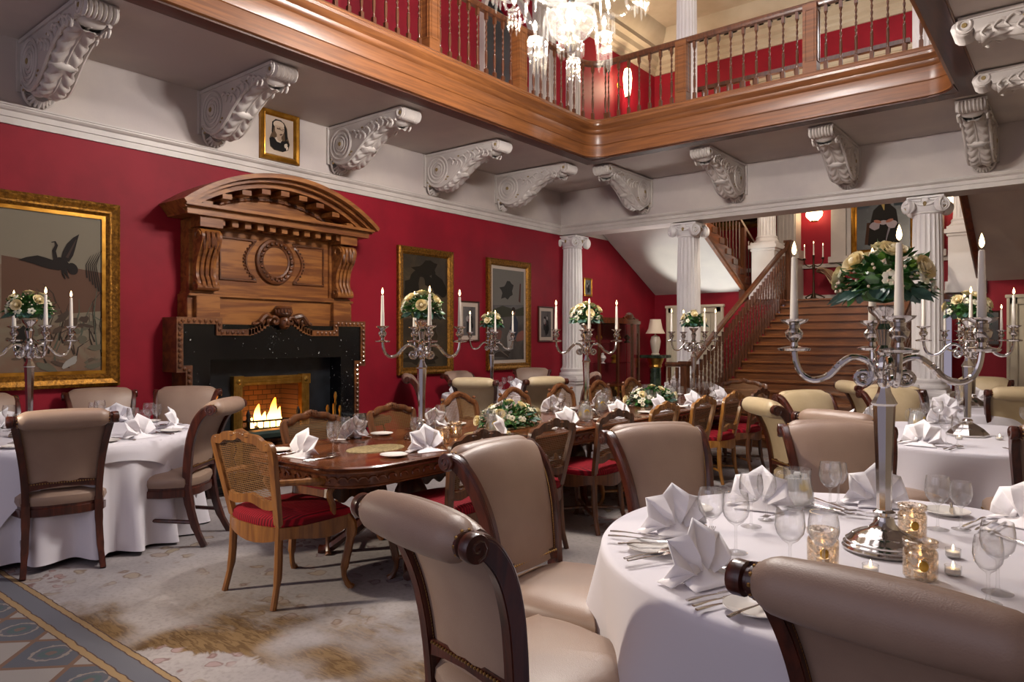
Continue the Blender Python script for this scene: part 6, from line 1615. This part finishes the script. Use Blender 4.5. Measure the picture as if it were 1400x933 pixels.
JUG.put((TM[0]-.35, TM[1]+.2, ZC+.0005), 1, 'glass water jug on the middle white table', 'water jugs')
# long table
for i, y in enumerate(NEAR_Y):
    setting((LX1-.03, y, -1, 0), '%s place from the armchair, open side of long table' % ORD[i], ZL_, 'on the long table, open side', 'nwkfsp')
for i, y in enumerate(FAR_Y):
    setting((LX0+.03, y, 1, 0), '%s place from the armchair, fireplace side of long table' % ORD[i], ZL_, 'on the long table, fireplace side', 'nwkfsp')
setting((-3.62, LY0+.03, 0, 1), 'at the armchair head of the long table', ZL_, 'on the long table ends', 'nwkfsp')
setting((-3.42, LY1-.03, 0, -1), 'at the stair end of the long table', ZL_, 'on the long table ends', 'nwkfs')
for x, y, lb in ((-3.50, 2.98, 'before the hearth end candelabrum'), (-3.42, 3.98, 'under the jug by the hearth end candelabrum'), (-3.57, 4.44, 'under the fireplace half arrangement'), (-3.57, 6.85, 'under the stair half arrangement')):
    MATT.put((x, y, ZL_), PI/2, 'oval woven straw mat '+lb, 'woven mats')
for x, y, lb in ((-3.34, 3.42, 'next to the hearth end candelabrum foot, open side'), (-3.50, 3.72, 'behind the hearth end candelabrum foot'), (-3.28, 5.62, 'beside the middle candelabrum foot, open side'), (-3.70, 5.75, 'beside the middle candelabrum foot, fireplace side'), (-3.30, 7.35, 'before the stair end candelabrum')):
    JAR.put((x, y, ZL_+.001), 0, 'glowing glass candle jar '+lb, 'candle jars')
for x, y, lb in ((-3.36, 3.98, 'between the hearth end candelabrum and the flowers'), (-3.62, 5.90, 'just past the middle candelabrum'), (-3.62, 7.42, 'near the stair end candelabrum'), (-3.30, 5.12, 'between the flowers and the middle candelabrum')):
    JUG.put((x, y, ZL_+.006), .5, 'glass jug of iced water '+lb, 'water jugs')

# ------------------------------------------------------------------ lights
def light(ty, name, loc, energy, col, size=.1, rot=None, **kw):
    d = bpy.data.lights.new(name, ty); d.energy = energy; d.color = col
    if ty == 'AREA': d.shape = 'RECTANGLE'; d.size, d.size_y = size
    elif ty == 'SPOT': d.shadow_soft_size = size; d.spot_size = kw.get('spot', 1.2); d.spot_blend = kw.get('blend', .5)
    else: d.shadow_soft_size = size
    o = bpy.data.objects.new(name, d); COL.objects.link(o); o.location = loc
    if rot: o.rotation_euler = rot
    return o
WARM, NEUT, COOL = (1, .78, .52), (1, .94, .91), (.86, .84, 1)
for k in range(6):
    a = 2*PI*k/6+.0; light('POINT', 'chandelier_lamp', (CHX+.33*cos(a), CHY+.33*sin(a), 3.62+.22), 72, NEUT, .03)
light('POINT', 'chandelier_lamp', (CHX, CHY, 4.35), 400, NEUT, .12)
light('AREA', 'rear_fill', (-2.2, -1.9, 2.3), 26, (.90, .86, 1), (4.5, 2.6), (PI/2, 0, 0))  # added soft fill across the open end behind the camera, no window there
light('AREA', 'overhead_fill', (-3.0, 5.0, 7.5), 150, (.95, .91, 1), (3.5, 6), (0, 0, 0))  # added overhead fill below the closed ceiling, for the tablecloth tops
light('SPOT', 'uplighter', (-5.35, 12.45, .35), 330, (.93, 1, .95), .05, (PI, 0, 0), spot=.85, blend=.45)
light('POINT', 'stair_fill', (-3.1, 10.6, 3.95), 150, (1, .86, .68), .12)  # added point light hidden behind the beam to brighten the risers
light('POINT', 'landing_lantern_lamp', (-4.24, 15.1, 4.03), 24, WARM, .05)
light('POINT', 'landing_lantern_lamp', (-1.93, 15.1, 4.03), 24, WARM, .05)
light('POINT', 'gallery_lantern_lamp', (XW+.3, 11.82, 6.3), 60, WARM, .05)
light('POINT', 'gallery_light', (-1.5, 11.4, 6.0), 40, NEUT, .2)  # unseen point light in the upper hall, without a fitting
light('POINT', 'fire_glow', (XW+.02, FY, .55), 9, (1, .55, .2), .1)
light('POINT', 'alcove_fill', (-5.3, 10.5, 2.5), 22, NEUT, .1)  # added unseen light that brightens the display cabinet front
kd = Vector((-1.7, 4.4, .7))-Vector((-5.9, -.7, 2.45))
light('SPOT', 'hall_spotlight', (-5.9, -.7, 2.45), 720, (1, .86, .68), .07, tuple(kd.to_track_quat('-Z', 'Y').to_euler()), spot=math.radians(54), blend=.35)

w = bpy.data.worlds.new('World'); SC.world = w; w.use_nodes = True
w.node_tree.nodes['Background'].inputs[0].default_value = (.62, .55, .69, 1); w.node_tree.nodes['Background'].inputs[1].default_value = .42
cam = bpy.data.cameras.new('camera'); cam.sensor_width = 36; cam.lens = FPX/1400*36; cam.clip_start = .05
co = bpy.data.objects.new('camera', cam); COL.objects.link(co); co.location = (0, 0, EYE); co.rotation_euler = (PI/2, 0, YAW)
cam.shift_y = (466.5-HOR)/1400*-1
SC.camera = co
vs_ = SC.view_settings; vs_.view_transform = 'Standard'; vs_.look = 'None'; vs_.gamma = 1; vs_.exposure = .1; vs_.use_curve_mapping = False
SC.cycles.caustics_reflective = False; SC.cycles.caustics_refractive = False
SC.cycles.max_bounces = 8; SC.cycles.transparent_max_bounces = 16; SC.cycles.sample_clamp_indirect = 4; SC.cycles.use_denoising = True
